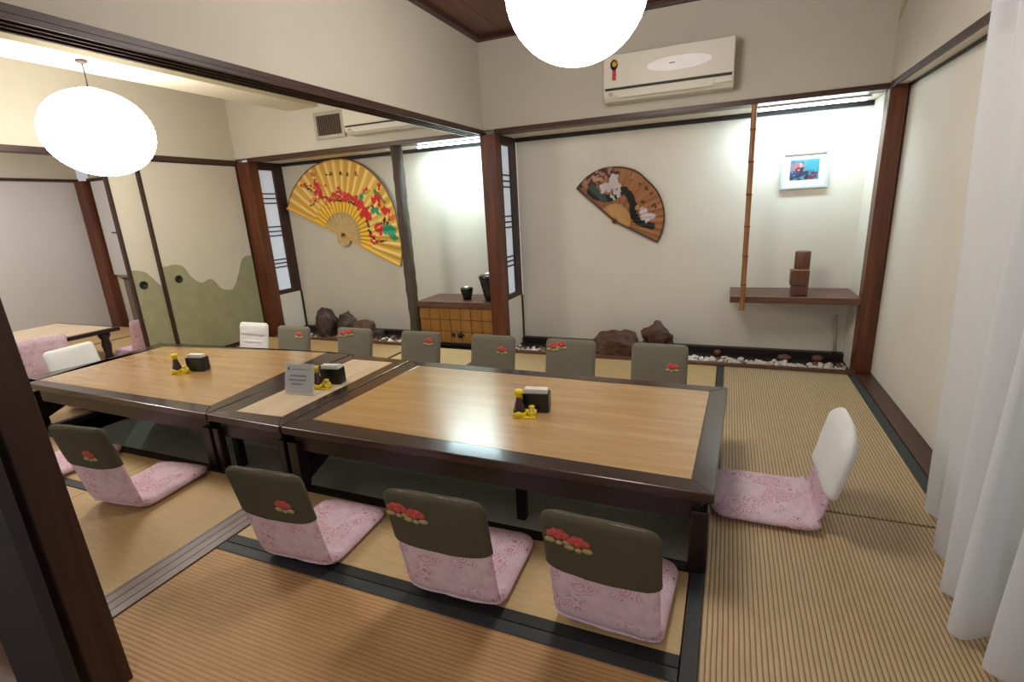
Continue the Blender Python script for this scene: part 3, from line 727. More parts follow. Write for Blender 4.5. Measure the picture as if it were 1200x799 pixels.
# =================================================================== LANTERNS
def lantern(x, y, z, r, ztop, label, flat=.96):
    t = empty('paper_lantern', (x, y, ztop)); tag(t, label, 'lantern', 'round paper lanterns')
    prof = []; n = 26; ribs = 22; 
    for i in range(ribs*2+1):
        a = -PI/2+PI*(.05+.90*i/(ribs*2)); rr = r*math.cos(a)*(1.0 if i % 2 else .993); prof.append((rr, r*flat*math.sin(a)+z-ztop))
    MB().lathe(prof, n=40).build('paper_shade', 'lantern', t)
    zz = z-ztop
    rg = MB(); k = r*math.cos(PI*.45)
    for s_ in (1,): rg.lathe([(k, zz+s_*r*flat*math.sin(PI*.45)), (k+.004, zz+s_*r*flat*math.sin(PI*.45)+s_*.006)], n=24)
    rg.build('end_ring', 'paper', t)
    MB().tube([(0, 0, zz+r*flat*.98), (.004, 0, -.06), (0, 0, -.0)], .004, 8).build('cord', 'cord', t)
    MB().lathe([(.03, -.001), (.03, -.012), (.012, -.022)], n=16).build('ceiling_rose', 'cord', t)
    return t
lantern(1.285, -1.85, 1.965, .262, HC+.008, 'white paper lantern cut off by the top edge, before the air conditioner')
lantern(-1.705, -1.812, 1.765, .285, 2.165, 'white paper lantern hanging by its cord in the left room', .86)

# alcove tubes
for (xc, lab) in ((2.30, 'fluorescent tube behind the lintel above the framed picture'), (-.40, 'fluorescent tube behind the lintel above the cabinet')):
    t = empty('tube_light', (xc, .13, HB)); tag(t, lab, 'light')
    MB().box(-.33, .33, .0, .04, -.012, .004).build('housing', 'paper', t, .002)
    MB().tube([(-.31, .02, -.020), (.31, .02, -.020)], .008, 10).build('tube', 'tubef', t)

# =================================================================== AIR CONDITIONERS
def aircon(x0, x1, z0, z1, d, label, badge=True):
    t = empty('air_conditioner', ((x0+x1)/2, 0, z0)); tag(t, label, 'air conditioner', 'split air conditioners'); w = (x1-x0)/2; h = z1-z0
    prof = [(-.0015, 0), (-d*.75, 0), (-d*.93, h*.10), (-d, h*.22), (-d, h*.97), (-d*.93, h), (-.0015, h)]
    MB().prism([(a, b) for a, b in prof], -w, w, 0, 'YZ').build('casing', 'acw', t, .006)
    MB().box(-w+.004, w-.004, -d-.006, -d+.004, h*.28, h*.975).build('front_panel', 'acw', t, .003)
    MB().box(-w+.012, w-.012, -d-.0015, -d+.01, h*.225, h*.285).build('air_slot', 'dkslot', t)
    b = MB(); b.hexa([(-w+.10, -d*.965, h*.06), (w-.12, -d*.965, h*.06), (w-.12, -d*.9, h*.05), (-w+.10, -d*.9, h*.05)], [(-w+.10, -d-.004, h*.205), (w-.12, -d-.004, h*.205), (w-.12, -d+.01, h*.205), (-w+.10, -d+.01, h*.205)])
    b.build('louver', 'acw', t, .002)
    MB().box(w-.105, w-.01, -d-.0045, -d+.004, h*.03+.02, h*.21).build('control_cover', 'acw', t, .002)
    MB().box(-w+.035, -w+.065, -d*.99-.004, -d+.01, h*.12, h*.185).build('indicator_label', 'vent', t)
    if badge:
        MB().lathe([(.200, -.011), (.196, -.006)], (.078, -d+.002, h*.62), 40, axis='Y', sx=1, sy=.21, sm=False).build('oval_plate', 'silver', t)
        MB().box(.02, .055, -d-.0098, -d-.007, h*.62, h*.64).build('maker_mark', 'ink', t)
        MB().lathe([(.028, -.011), (.026, -.006)], (-w+.075, -d, h*.76), 20, axis='Y', sx=.9, sy=1.15).build('seal', 'black', t)
        MB().lathe([(.018, -.0125), (.018, -.0112)], (-w+.078, -d, h*.78), 16, axis='Y').build('seal_centre', 'gold', t)
        MB().hexa([(-w+.060, -d-.009, h*.44), (-w+.088, -d-.009, h*.43), (-w+.088, -d-.0062, h*.43), (-w+.060, -d-.0062, h*.44)], [(-w+.064, -d-.009, h*.68), (-w+.088, -d-.009, h*.68), (-w+.088, -d-.0062, h*.68), (-w+.064, -d-.0062, h*.68)]).build('ribbon', 'redr', t)
    return t
aircon(1.005, 1.828, 1.872, 2.160, .165, 'cream air conditioner with oval plate and red ribbon seal above the lintel')
aircon(-1.225, -.43, 1.875, 2.125, .165, 'cream air conditioner of the left room half hidden by the grooved lintel', False)
t = empty('wall_vent', (-1.50, 0, 1.90)); tag(t, 'square vent with dark slats beside the left room air conditioner', 'vent')
MB().box(-.16, .16, -.010, -.001, .0, .20).build('backing', 'dkslot', t)
f = MB().box(-.165, .165, -.03, -.0105, -.012, .018).box(-.165, .165, -.03, -.0105, .182, .212).box(-.165, -.135, -.03, -.0105, .018, .182).box(.135, .165, -.03, -.0105, .018, .182)
f.build('frame', 'vent', t, .002)
for i in range(12): MB().box(-.128+i*.0225, -.120+i*.0225, -.024, -.0105, .018, .182).build('slat', 'chestgrey', t)
tag(MB().hexa([(2.683, -.13, 2.19), (2.689, -.13, 2.19), (2.689, -.02, 2.13), (2.683, -.02, 2.13)], [(2.683, -.36, 2.34), (2.689, -.36, 2.34), (2.689, -.13, 2.25), (2.683, -.13, 2.25)]).build('tape_strip', 'tape'), 'short beige tape strip high on the right wall', 'tape')

# =================================================================== FANS
def fan(name, label, piv, y, pts, split, paint, ribs_n, ribmat, nleaf, group):
    """pts: list of (angle, radius) samples; leaf from split*R to R"""
    t = empty(name, (piv[0], y, piv[1])); tag(t, label, 'fan', group)
    pts = sorted(pts); 
    def Rr(a):
        for (a0, r0), (a1, r1) in zip(pts[:-1], pts[1:]):
            if a <= a1+1e-9:
                k = (a-a0)/(a1-a0); k = k*k*(3-2*k); return r0+(r1-r0)*k
        return pts[-1][1]
    A0, A1 = pts[0][0], pts[-1][0]
    na = nleaf*8; nr = 64; V = []; F = []; C = []
    for i in range(na+1):
        a = A0+(A1-A0)*i/na; ph = (i % 8)/8; zig = abs(ph-.5)*2
        for j in range(nr+1):
            k = j/nr; r = Rr(a)*(split+(1-split)*k)
            V.append((r*math.cos(a), -.014-.009*zig, r*math.sin(a)))
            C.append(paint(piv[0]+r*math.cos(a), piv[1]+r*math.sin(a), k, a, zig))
    for i in range(na):
        for j in range(nr): F.append((i*(nr+1)+j, (i+1)*(nr+1)+j, (i+1)*(nr+1)+j+1, i*(nr+1)+j+1))
    me = bpy.data.meshes.new('fan_leaf'); me.from_pydata(V, [], F); me.materials.append(MT['fanprint'])
    ca = me.color_attributes.new('print', 'FLOAT_COLOR', 'POINT')
    buf = []
    for c in C: buf += [*c, 1.0]
    ca.data.foreach_set('color', buf)
    o = bpy.data.objects.new('fan_leaf', me); COL.objects.link(o); o.parent = t
    s = o.modifiers.new('thick', 'SOLIDIFY'); s.thickness = .0015; s.offset = 1
    for i in range(ribs_n):
        a = A0+(A1-A0)*(i+.5)/ribs_n; r = Rr(a)*(split+.02); c, s_ = math.cos(a), math.sin(a)
        def pt(rr, ww, yy): return (rr*c-ww*s_, yy, rr*s_+ww*c)
        r0 = -Rr(A1)*.06; w0, w1 = .0035, (A1-A0)/ribs_n*r*.36
        zz = -.010-.004*(i % 2)
        MB().add([pt(r0, -w0, zz), pt(r0, w0, zz), pt(r, w1, zz), pt(r, -w1, zz), pt(r0, -w0, zz+.003), pt(r0, w0, zz+.003), pt(r, w1, zz+.003), pt(r, -w1, zz+.003)],
                 [(0, 1, 2, 3), (7, 6, 5, 4), (0, 4, 5, 1), (1, 5, 6, 2), (2, 6, 7, 3), (3, 7, 4, 0)]).build('fan_rib', ribmat, t)
    for a in (A0, A1):
        c, s_ = math.cos(a), math.sin(a); r = Rr(a)
        def pt(rr, ww, yy): return (rr*c-ww*s_, yy, rr*s_+ww*c)
        MB().add([pt(0, -.006, -.03), pt(0, .006, -.03), pt(r, .009, -.03), pt(r, -.009, -.03), pt(0, -.006, -.024), pt(0, .006, -.024), pt(r, .009, -.024), pt(r, -.009, -.024)],
                 [(0, 1, 2, 3), (7, 6, 5, 4), (0, 4, 5, 1), (1, 5, 6, 2), (2, 6, 7, 3), (3, 7, 4, 0)]).build('guard_stick', 'fanedge' if ribmat == 'straw' else 'node', t)
    rim = [(Rr(A0+(A1-A0)*i/60)*math.cos(A0+(A1-A0)*i/60), -.019, Rr(A0+(A1-A0)*i/60)*math.sin(A0+(A1-A0)*i/60)) for i in range(61)]
    MB().tube(rim, .0035, 6).build('rim_binding', 'node', t)
    MB().lathe([(.012, -.034), (.012, -.006)], n=12, axis='Y').build('pivot', 'node', t)
    return t, Rr
MT['fanprint'] = vcol('printed_fan_paper'); MT['fanedge'] = mat('gold_fan_edge', (214, 164, 62), .6, .1, 30)
def blobs(lst, yv, seed, n=1):
    rnd = random.Random(seed); out = []
    for (px, py, r, col, cnt, spread) in lst:
        for k in range(int(cnt*1.7)):
            p = PY(px+rnd.gauss(0, spread), py+rnd.gauss(0, spread), yv); out.append((p.x, p.z, r*rnd.uniform(.6, 1.3), lin(col)))
    return out
def line_blobs(pts, r, col, yv, seed, jit=1.0, step=1.0):
    rnd = random.Random(seed); out = []
    for (a, b), (c, d) in zip(pts[:-1], pts[1:]):
        n = max(1, int(math.hypot(c-a, d-b)/step))
        for k in range(n):
            p = PY(a+(c-a)*k/n+rnd.uniform(-jit, jit), b+(d-b)*k/n+rnd.uniform(-jit, jit), yv); out.append((p.x, p.z, r*rnd.uniform(.7, 1.2), lin(col)))
    return out
class Grid:
    def __init__(s, bl, cell=.05):
        s.c = cell; s.g = {}
        for i, b in enumerate(bl):
            for gx in range(int((b[0]-b[2])//cell), int((b[0]+b[2])//cell)+1):
                for gz in range(int((b[1]-b[2])//cell), int((b[1]+b[2])//cell)+1): s.g.setdefault((gx, gz), []).append((i, b))
    def get(s, x, z):
        best = None
        for i, b in s.g.get((int(x//s.c), int(z//s.c)), ()):
            if (x-b[0])**2+(z-b[1])**2 < b[2]**2 and (best is None or i > best[0]): best = (i, b)
        return best[1][3] if best else None
# left gold fan; crop coordinates k -> pixels
def kp(x, y): return (330+x/5.325, 170+y/5.325)
YV = .40
LB = []
RED, DK, GRN, TEAL, ORG = (206, 44, 42), (60, 22, 20), (84, 120, 52), (40, 150, 110), (230, 120, 60)
br = [kp(*p) for p in ((130, 250), (190, 280), (260, 325), (330, 345), (400, 345), (460, 370), (520, 400), (560, 380), (600, 400), (610, 450))]
LB += line_blobs(br, .010, DK, YV, 1)
LB += line_blobs([kp(*p) for p in ((260, 325), (215, 350), (185, 380))], .008, DK, YV, 2)
LB += line_blobs([kp(*p) for p in ((520, 400), (540, 480), (560, 560), (600, 600), (660, 600))], .011, DK, YV, 3)
LB += line_blobs([kp(*p) for p in ((400, 345), (450, 330), (530, 300), (580, 270), (620, 320), (650, 360))], .010, GRN, YV, 4)
LB += line_blobs([kp(*p) for p in ((330, 345), (345, 290), (370, 275))], .007, DK, YV, 5)
LB += blobs([(*kp(x, y), r, c, n, s) for x, y, r, c, n, s in (
    (150, 250, .012, RED, 5, 1.6), (225, 255, .018, RED, 14, 3.0), (240, 290, .018, RED, 12, 2.6), (210, 345, .010, RED, 5, 2), (300, 350, .014, RED, 8, 2.4), (310, 400, .012, RED, 4, 1.2),
    (345, 310, .016, RED, 12, 3), (400, 320, .018, RED, 14, 3), (460, 335, .015, RED, 8, 2), (495, 375, .020, RED, 12, 2.6), (530, 420, .020, RED, 12, 2.6), (545, 455, .016, RED, 6, 2),
    (590, 335, .018, RED, 10, 3), (615, 250, .012, RED, 4, 1.5), (535, 280, .012, RED, 4, 1.5), (650, 410, .018, RED, 9, 2.4), (690, 450, .016, ORG, 8, 2), (610, 510, .026, RED, 12, 2.4), (570, 570, .014, RED, 5, 1.8),
    (590, 600, .012, RED, 5, 2.4), (200, 185, .010, (170, 90, 50), 5, 1.4),
    (560, 300, .012, (220, 200, 70), 8, 3), (600, 300, .012, GRN, 5, 2), (500, 325, .016, TEAL, 5, 1.4), (580, 410, .020, TEAL, 7, 1.8), (680, 530, .034, TEAL, 9, 2.0), (700, 580, .016, TEAL, 5, 2), (590, 480, .014, (200, 190, 90), 6, 3), (650, 480, .014, DK, 5, 2.5),
    (610, 515, .010, (240, 120, 100), 4, 1), (230, 270, .007, (240, 120, 110), 6, 2.5), (400, 320, .007, (240, 120, 110), 6, 2.5))], YV, 9)
for (x, y) in ((290, 185), (312, 180), (375, 178), (418, 182), (470, 178)):       # row of brushed characters
    for (dx0, dy0, dx1, dy1) in (((-8, -8, 8, -8), (0, -14, 0, 12), (-10, 2, 10, 2)) if x != 290 else ((-6, -6, 2, 6),)) + (((-10, 12, 12, 12),) if x > 400 else ((-6, -2, -10, 12), (5, -2, 10, 12))):
        LB += line_blobs([kp(x+dx0*.9, y+dy0*.9), kp(x+dx1*.9, y+dy1*.9)], .0045, DK, YV, x, .1, .3)
LG = Grid(LB)
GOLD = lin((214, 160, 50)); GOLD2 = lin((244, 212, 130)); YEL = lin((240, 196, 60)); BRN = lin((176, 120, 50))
def mixv(a, b, k): return tuple(x*(1-k)+y*k for x, y in zip(a, b))
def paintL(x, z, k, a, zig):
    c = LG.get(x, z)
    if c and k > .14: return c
    base = mixv(GOLD, GOLD2, .95 if zig > .7 else (.15+.1*math.sin(a*9)))  # paler gold on the folds is a highlight painted into the colour
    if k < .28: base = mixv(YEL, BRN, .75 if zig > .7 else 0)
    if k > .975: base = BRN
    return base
def pr(px, py, piv, yv): p = PY(px, py, yv); return (math.atan2(p.z-piv[1], p.x-piv[0]), math.hypot(p.x-piv[0], p.z-piv[1]))
pvL = PY(404, 276, .41); pv = (pvL.x, pvL.z)
ptsL = [pr(px, py, pv, .41) for px, py in ((338.5, 244), (357, 205), (374, 192), (391, 186.5), (410, 187), (430, 196), (447, 212), (460, 233), (468, 262), (471, 312))]
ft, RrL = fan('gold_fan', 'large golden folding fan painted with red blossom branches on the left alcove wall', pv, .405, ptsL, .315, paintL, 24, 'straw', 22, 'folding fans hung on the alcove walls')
MB().lathe([(.084, -.004), (.086, -.007), (.080, -.009)], (-.01, 0, -.028), 24, axis='Y').build('fan_head', 'straw', ft)
# right brown fan
def kr(x, y): return (660+x/6.657, 180+y/6.657)
YR = .41
RB = []
BLK, WHT, PK, TQ = (34, 34, 32), (206, 196, 200), (170, 120, 108), (60, 84, 80)
RB += blobs([(*kr(x, y), r, c, n, s) for x, y, r, c, n, s in (
    (200, 200, .020, (70, 44, 36), 14, 4), (290, 170, .018, (80, 52, 42), 16, 4.5), (380, 140, .018, (74, 50, 40), 12, 3.5), (330, 150, .014, PK, 8, 5), (180, 210, .012, PK, 6, 3), (250, 190, .012, (190, 150, 120), 6, 4))], YR, 21)
RB += line_blobs([kr(*p) for p in ((200, 290), (250, 330), (310, 350), (360, 350), (430, 320), (470, 280), (520, 320), (545, 400), (550, 480), (590, 530), (700, 570))], .026, BLK, YR, 22, .6)
RB += line_blobs([kr(*p) for p in ((220, 260), (280, 320), (330, 360))], .022, TQ, YR, 23, .8)
RB += blobs([(*kr(x, y), r, c, n, s) for x, y, r, c, n, s in (
    (400, 190, .014, WHT, 8, 1.8), (390, 240, .018, WHT, 12, 2.4), (330, 260, .018, WHT, 10, 2.4), (310, 290, .010, WHT, 4, 1.2), (430, 300, .014, WHT, 8, 2), (390, 335, .010, WHT, 5, 1.8),
    (630, 440, .010, WHT, 5, 1.4), (640, 480, .018, WHT, 12, 2), (680, 490, .014, WHT, 6, 1.6), (650, 520, .010, WHT, 4, 1.2), (580, 420, .008, (200, 160, 90), 4, 1),
    (620, 380, .008, (60, 24, 22), 4, .9), (715, 405, .007, (60, 24, 22), 4, 1), (600, 235, .007, (96, 50, 34), 3, 1), (650, 275, .008, (96, 50, 34), 4, 1.2), (690, 320, .007, (96, 50, 34), 3, 1), (545, 205, .006, (110, 60, 40), 2, 1),
    (290, 330, .010, TQ, 4, 2), (480, 290, .012, BLK, 5, 2), (540, 170, .006, (190, 150, 110), 3, 2))], YR, 24)
RG = Grid(RB)
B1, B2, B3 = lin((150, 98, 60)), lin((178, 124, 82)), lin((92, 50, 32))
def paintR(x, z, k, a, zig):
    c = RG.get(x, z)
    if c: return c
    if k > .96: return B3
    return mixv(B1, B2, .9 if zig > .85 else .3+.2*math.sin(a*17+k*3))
pvR = PY(720.5, 259, .41); pv2 = (pvR.x, pvR.z)
ptsR = [pr(px, py, pv2, .41) for px, py in ((676.5, 220), (690, 206), (705, 198), (722, 195.5), (742, 198.5), (760, 212), (773, 228), (778.5, 246), (771, 283.5))]
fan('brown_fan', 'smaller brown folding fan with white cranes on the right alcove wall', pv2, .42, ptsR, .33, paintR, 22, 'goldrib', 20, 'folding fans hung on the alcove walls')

# =================================================================== ALCOVE THINGS
# bamboo pole
t = empty('bamboo_pole', (1.96, -.0, 0)); tag(t, 'thin brown bamboo pole hanging in front of the alcove shelf', 'pole')
zz = [.415, .60, .80, 1.00, 1.21, 1.42, 1.62, HB-.001]
def bx(z): return .012*(1-z/1.77)
for a, b in zip(zz[:-1], zz[1:]):
    MB().lathe([(.019, a+.003), (.0172, a+.012), (.0172, b-.012), (.019, b-.003)], (bx(a), -.018-.004, 0), 16).build('bamboo_culm', 'bamboo', t)
    MB().lathe([(.0192, b-.003), (.0205, b), (.0192, b+.003 if b < 1.7 else b)], (bx(a), -.018-.004, 0), 16).build('bamboo_node', 'node', t)
# log post
t = empty('log_post', (-.862, 0, 0)); tag(t, 'rough grey brown natural log post between the golden fan and the cabinet', 'post')
lb = MB(); rl = random.Random(12); prof = []
vs = []; fs = []; n = 20; m = 34
for i in range(m+1):
    z = -.0+HB*i/m; 
    for k in range(n):
        a = 2*PI*k/n; r = .050+.004*math.sin(3*a+z*4)+.003*math.sin(5*a-z*9)+.0025*math.sin(z*37+a*2)+rl.uniform(-.0012, .0012)
        vs.append((.006*math.sin(z*3)+r*math.cos(a), -.0+.045+r*math.sin(a), z))
for i in range(m):
    for k in range(n): fs.append((i*n+k, i*n+(k+1) % n, (i+1)*n+(k+1) % n, (i+1)*n+k))
fs.append(tuple(range(n))[::-1]); fs.append(tuple(range(m*n, (m+1)*n)))
lb.add(vs, fs, 0, True).build('trunk', 'log', t)
# shelf
t = empty('alcove_shelf', (2.29, .2, .465)); tag(t, 'dark wooden shelf at half height in the right alcove', 'shelf')
MB().box(-.403, .403, -.20, .224, 0, .045).build('shelf_board', 'sillX', t, .003)
# stacked wood sculpture
t = empty('wood_sculpture', (2.335, .12, .511)); tag(t, 'small stacked brown wood block sculpture on the alcove shelf', 'sculpture')
MB().box(-.053, .050, -.045, .045, .0, .07).build('lower_block', 'wrust', t, .004)
MB().box(-.062, .050, -.052, .052, .0705, .175).build('middle_block', 'wrust', t, .004)
MB().lathe([(.047, .1755), (.049, .18), (.049, .30), (.046, .304)], (.004, 0, 0), 24).build('upper_cylinder', 'wrust', t)
MB().lathe([(.0495, .176), (.053, .179), (.0495, .182)], (.004, 0, 0), 24).build('pale_ring', 'straw', t)
# framed picture
a = PY(916, 180, .41); b = PY(973, 173.5, .41); c = PY(970, 219.5, .41); d = PY(914, 222, .41)
x0, x1, z0, z1 = (a.x+d.x)/2, (b.x+c.x)/2, (c.z+d.z)/2, (a.z+b.z)/2
t = empty('framed_picture', ((x0+x1)/2, .428, (z0+z1)/2)); t.rotation_euler = (0, math.radians(-.5), 0); tag(t, 'small white framed picture with pink and turquoise print on the right alcove wall', 'picture')
w, h = (x1-x0)/2, (z1-z0)/2; e = .020
f = MB().box(-w, w, -.022, 0, h-e, h).box(-w, w, -.022, 0, -h, -h+e).box(-w, -w+e, -.022, 0, -h+e, h-e).box(w-e, w, -.022, 0, -h+e, h-e); f.build('picture_frame', 'frame', t, .002)
MB().box(-w+e, w-e, -.010, -.002, -h+e, h-e).build('mount', 'paper', t)
pw, phh = .092, .070; V = []; F = []; C = []; n1, n2 = 60, 46; rp = random.Random(5)
PB = []
for (u, v, r, col, cnt, sp) in ((.5, .9, .2, (90, 190, 210), 14, .2), (.8, .6, .18, (80, 178, 206), 16, .14), (.75, .35, .12, (40, 160, 180), 8, .12), (.15, .85, .10, (110, 130, 160), 8, .1),
    (.28, .55, .12, (206, 130, 142), 16, .09), (.42, .5, .08, (226, 180, 186), 10, .07), (.12, .25, .09, (60, 84, 140), 10, .08), (.45, .22, .09, (60, 60, 100), 14, .12), (.8, .2, .08, (120, 70, 110), 10, .1), (.3, .07, .08, (70, 50, 66), 12, .18), (.75, .06, .06, (170, 60, 80), 10, .15), (.3, .5, .115, (40, 26, 34), 1, 0), (.3, .5, .065, (216, 140, 150), 1, 0), (.4, .75, .05, (230, 220, 220), 4, .05)):
    for k in range(cnt): PB.append((u+rp.gauss(0, sp), v+rp.gauss(0, sp), r*rp.uniform(.5, 1.1) if cnt > 1 else r, lin(col)))
PGd = Grid(PB, .2)
for i in range(n1+1):
    for j in range(n2+1):
        u, v = i/n1, j/n2; V.append((-pw+2*pw*u, -.0112, -phh+2*phh*v+.002)); C.append(tuple(q_*.6 for q_ in (PGd.get(u, v) or lin((96, 170, 190)))))
for i in range(n1):
    for j in range(n2): F.append((i*(n2+1)+j, (i+1)*(n2+1)+j, (i+1)*(n2+1)+j+1, i*(n2+1)+j+1))
me = bpy.data.meshes.new('print'); me.from_pydata(V, [], F); me.materials.append(MT['fanprint']); ca = me.color_attributes.new('print', 'FLOAT_COLOR', 'POINT')
ca.data.foreach_set('color', [q_ for cc in C for q_ in (*cc, 1.0)]); o = bpy.data.objects.new('art_print', me); COL.objects.link(o); o.parent = t
# pipe under the shelf
t = empty('wall_pipe', (2.62, .41, .03)); tag(t, 'short cream pipe on the wall under the alcove shelf', 'pipe')
p1 = PY(979, 370, .41); p2 = PY(977, 414, .41)
MB().tube([(p2.x-2.62, 0, 0), (p1.x-2.62, 0, p1.z-.03)], .011, 10).build('pipe', 'pipe', t)
MB().lathe([(.014, p1.z-.045), (.014, p1.z-.028)], (p1.x-2.62, 0, 0), 12).build('pipe_cap', 'pipe', t)

# cabinet
t = empty('cabinet', (-.41, 0, 0)); tag(t, 'low honey wood cabinet with dark top and squared front under the left alcove light', 'cabinet')
MB().box(-.375, .375, .035, .42, .0, .358).build('body', 'cabgrid', t)
MB().box(-.385, .378, .008, .425, .3585, .415).build('cabinet_top', 'sillX', t, .003)
MB().box(-.375, .375, .028, .0345, .0, .025).build('plinth', 'dark', t)
nx, nz = 7, 3
for i in range(nx):
    for j in range(nz):
        xa = -.375+.75*i/nx; xb = -.375+.75*(i+1)/nx; za = .028+.328*j/nz; zb_ = .028+.328*(j+1)/nz
        MB().box(xa+.0025, xb-.0025, .024, .0345, za+.0025, zb_-.0025).build('front_panel', 'cab', t, .0015)
MB().box(-.045, -.015, .012, .0238, .085, .125).build('door_pull', 'lacq', t, .003)
MB().lathe([(.026, .010), (.022, .0235)], (.045, 0, .105), 18, axis='Y').build('door_pull', 'lacq', t)
MB().box(.045, .085, .014, .0238, .098, .112).build('lock_bar', 'lacq', t, .002)
def vase(x, y, s, prof, label):
    t = empty('vase', (x, y, .4155)); tag(t, label, 'vase', 'black vases on the cabinet')
    MB().lathe([(r*s, z*s) for r, z in prof], n=28).build('vase_body', 'vase', t)
    MB().lathe([(.22*s, prof[-1][1]*s+.0003), (.24*s, prof[-1][1]*s+.015*s), (.10*s, prof[-1][1]*s+.06*s)], n=20).build('vase_mouth', 'silver', t)
vase(-.335, .15, .12, [(.28, 0), (.30, .02), (.38, .35), (.48, .72), (.50, .84), (.44, .92), (.26, .95)], 'small black tapered vase on the cabinet')
vase(-.085, .14, .235, [(.24, 0), (.25, .02), (.34, .45), (.44, .84), (.45, .93), (.38, .98), (.22, 1.0)], 'tall black tapered vase on the cabinet beside the post')

# boulders
def rock(x, y, z, sx, sy, sz, seed, m, label, group, flat=.0, name='rock', pw_=2.4, rough=.12):
    bm = bmesh.new(); bmesh.ops.create_icosphere(bm, subdivisions=4, radius=1); from_n = random.Random(seed)
    from mathutils import noise as N
    o3 = Vector((seed*1.7, seed*.3, seed*2.1))
    for v in bm.verts:
        p = v.co.copy(); l = (abs(p.x)**pw_+abs(p.y)**pw_+abs(p.z)**pw_)**(1/pw_); p /= l
        k = 1+rough*N.noise(p*1.6+o3)+rough*.6*N.noise(p*3.5+o3)+rough*.35*N.noise(p*8+o3)
        p *= k; p.z = max(p.z, -.55); v.co = Vector((p.x*sx, p.y*sy, (p.z+.55)*sz))
    me = bpy.data.meshes.new(name); bm.to_mesh(me); bm.free(); me.materials.append(MT[m])
    for f in me.polygons: f.use_smooth = True
    o = bpy.data.objects.new(name, me); o.location = (x, y, z); COL.objects.link(o); return tag(o, label, 'rock', group)
GR = 'rocks standing in the pebble beds'
rock(1.035, .13, -.035, .19, .12, .135, 3, 'rock', 'broad dark brown boulder in the right alcove', GR, pw_=3.2, rough=.2)
rock(1.355, .24, .075, .118, .08, .105, 5, 'rock', 'small peaked dark rock behind the rightmost far chair', GR, pw_=1.5, rough=.3)
tag(MB().box(1.23, 1.475, .15, .335, -.03, .072).build('stone_base', 'dark', None, .006), 'dark wooden block carrying the small peaked rock', 'base')
rock(-2.04, .15, -.035, .115, .10, .205, 8, 'rock2', 'tallest round dark rock at the left of the left alcove', GR, pw_=2.2, rough=.2)
rock(-1.79, .17, -.035, .11, .09, .185, 9, 'rock2', 'glossy dark rock in the middle of the left alcove rocks', GR, pw_=1.9, rough=.35)
rock(-1.55, .14, -.035, .105, .09, .135, 10, 'rock', 'reddish brown block of rock in the left alcove', GR, pw_=3.4, rough=.12)
rock(-1.365, .12, -.035, .06, .06, .085, 12, 'rock2', 'smallest grey rock at the right of the left alcove rocks', GR, pw_=2, rough=.3)
# pebble beds
def pebble_mesh(seed, m):
    bm = bmesh.new(); bmesh.ops.create_icosphere(bm, subdivisions=1, radius=1); r = random.Random(seed)
    for v in bm.verts: v.co *= r.uniform(.85, 1.12)
    me = bpy.data.meshes.new('pebble'); bm.to_mesh(me); bm.free(); me.materials.append(MT[m]); 
    for f in me.polygons: f.use_smooth = True
    return me
PW = [pebble_mesh(i, 'peb') for i in range(5)]; PBR = [pebble_mesh(i+9, 'pebb') for i in range(3)]
def bed(x0, x1, cnt, label, brownfrac, seed):
    t = empty('pebble_bed', ((x0+x1)/2, .15, -.06)); tag(t, label, 'pebbles', 'pebble beds along the alcoves')
    c = ((x0+x1)/2, .15, -.06)
    MB().box(x0-c[0], x1-c[0], -.17, .218, .0, .035).build('bed_base', 'dark', t)
    r = random.Random(seed)
    for i in range(cnt):
        x = r.uniform(x0+.02, x1-.02); y = r.uniform(-.008, .17); br_ = r.random() < brownfrac; s = r.uniform(.013, .022)*(1.5 if br_ and r.random() < .4 else 1)
        me = r.choice(PBR if br_ else PW); o = bpy.data.objects.new('pebble', me); o.parent = t
        o.location = (x-c[0], y-c[1], .035+s*.55+(r.random() < .35)*.014); o.scale = (s*r.uniform(1, 1.5), s, s*.75); o.rotation_euler = (r.uniform(-.4, .4), r.uniform(-.4, .4), r.uniform(0, 6)); COL.objects.link(o)
    return t, c
t, c = bed(1.50, 2.69, 290, 'bed of white pebbles at the foot of the right alcove, right half', .06, 1)
for (px, py, sx) in ((920, 419, .060), (959, 420, .048), (841, 413, .035)):
    p = PZ(px, py, .0); o = bpy.data.objects.new('brown_stone', PBR[0]); o.parent = t; o.location = (p.x-c[0], p.y-c[1]+.02, .035+.02); o.scale = (sx, sx*.7, .03); COL.objects.link(o)
bed(.11, .84, 130, 'bed of white pebbles at the foot of the right alcove, beside the central post', .3, 2)
t, c = bed(-2.58, -1.62, 130, 'pebble bed of the left alcove, left of and around the dark rocks', .55, 3)
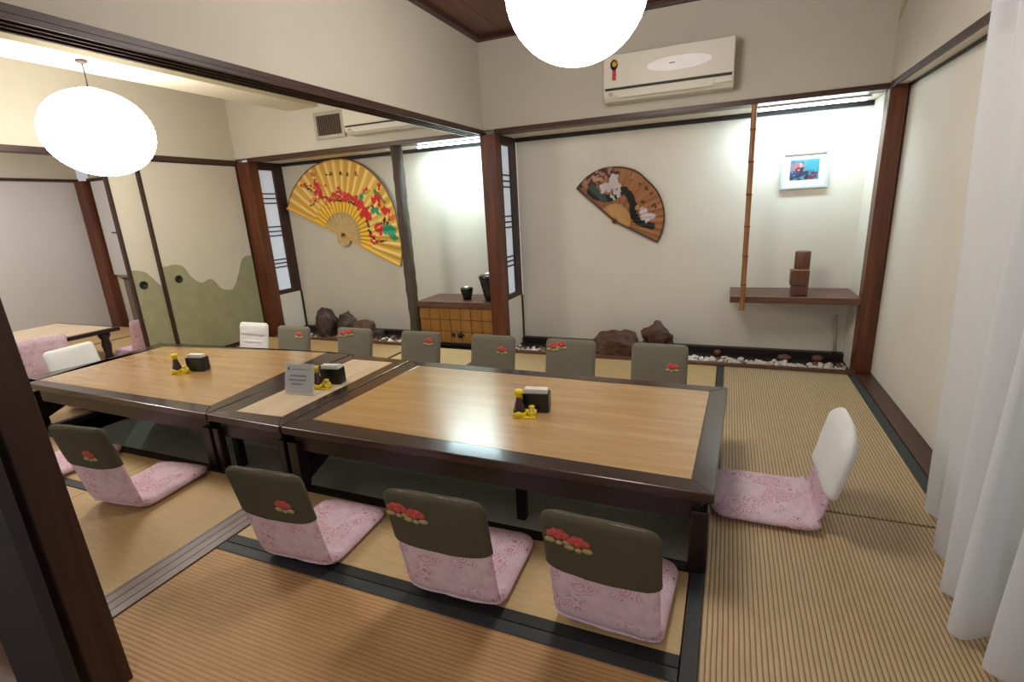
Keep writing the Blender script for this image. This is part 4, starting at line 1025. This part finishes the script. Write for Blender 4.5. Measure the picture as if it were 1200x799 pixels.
t, c = bed(-1.61, -.93, 120, 'pebble bed of the left alcove, between the rocks and the log post', .3, 4)

# =================================================================== CURTAIN
t = empty('curtain', (2.6, -2.4, 2.33)); tag(t, 'sheer white curtain hanging at the right edge of the view', 'curtain')
def curt(pts_b, ztop, name):
    nb = len(pts_b); cur = smooth_curve(pts_b, 10); V = []; F = []; nz_ = 26
    L_ = [0]
    for a, b in zip(cur[:-1], cur[1:]): L_.append(L_[-1]+math.hypot(a[0]-b[0], a[1]-b[1]))
    for i, p in enumerate(cur):
        k = i/(len(cur)-1); s = L_[i]/L_[-1]
        xt = 2.60+.022*math.sin(s*2*PI*15+.6); yt = -1.47-2.15*s
        zb = .012+.02*max(0, math.sin(s*26))
        for j in range(nz_+1):
            v = j/nz_; e = v**.85
            x = xt*(1-e)+p[0]*e; y = yt*(1-e)+p[1]*e
            x += .006*math.sin(v*9+s*40)*(1-abs(2*v-1))
            V.append((x-2.6, y+2.4, ztop+(zb-ztop)*v-2.33))
    m_ = nz_+1
    for i in range(len(cur)-1):
        for j in range(nz_): F.append((i*m_+j, i*m_+j+1, (i+1)*m_+j+1, (i+1)*m_+j))
    o = MB().add(V, F, 0, True).build(name, 'voile', t)
    return o
hem = [(2.66, -1.72), (2.598, -1.785), (2.612, -1.85), (2.66, -1.93), (2.60, -1.99), (2.557, -2.02), (2.575, -2.09), (2.64, -2.16), (2.55, -2.20), (2.508, -2.25), (2.535, -2.29), (2.60, -2.33), (2.53, -2.375), (2.474, -2.415), (2.50, -2.445),
       (2.60, -2.40), (2.66, -2.46), (2.60, -2.52), (2.512, -2.53), (2.54, -2.58), (2.64, -2.60), (2.60, -2.70), (2.50, -2.75), (2.56, -2.82), (2.66, -2.88), (2.58, -2.97), (2.50, -3.05), (2.58, -3.12), (2.66, -3.2), (2.55, -3.3), (2.5, -3.4), (2.6, -3.5)]
curt(hem, 2.33, 'curtain_cloth')
MB().tube([(0, .95, .008), (0, -1.3, .008)], .012, 12).build('curtain_rod', 'frame', t)
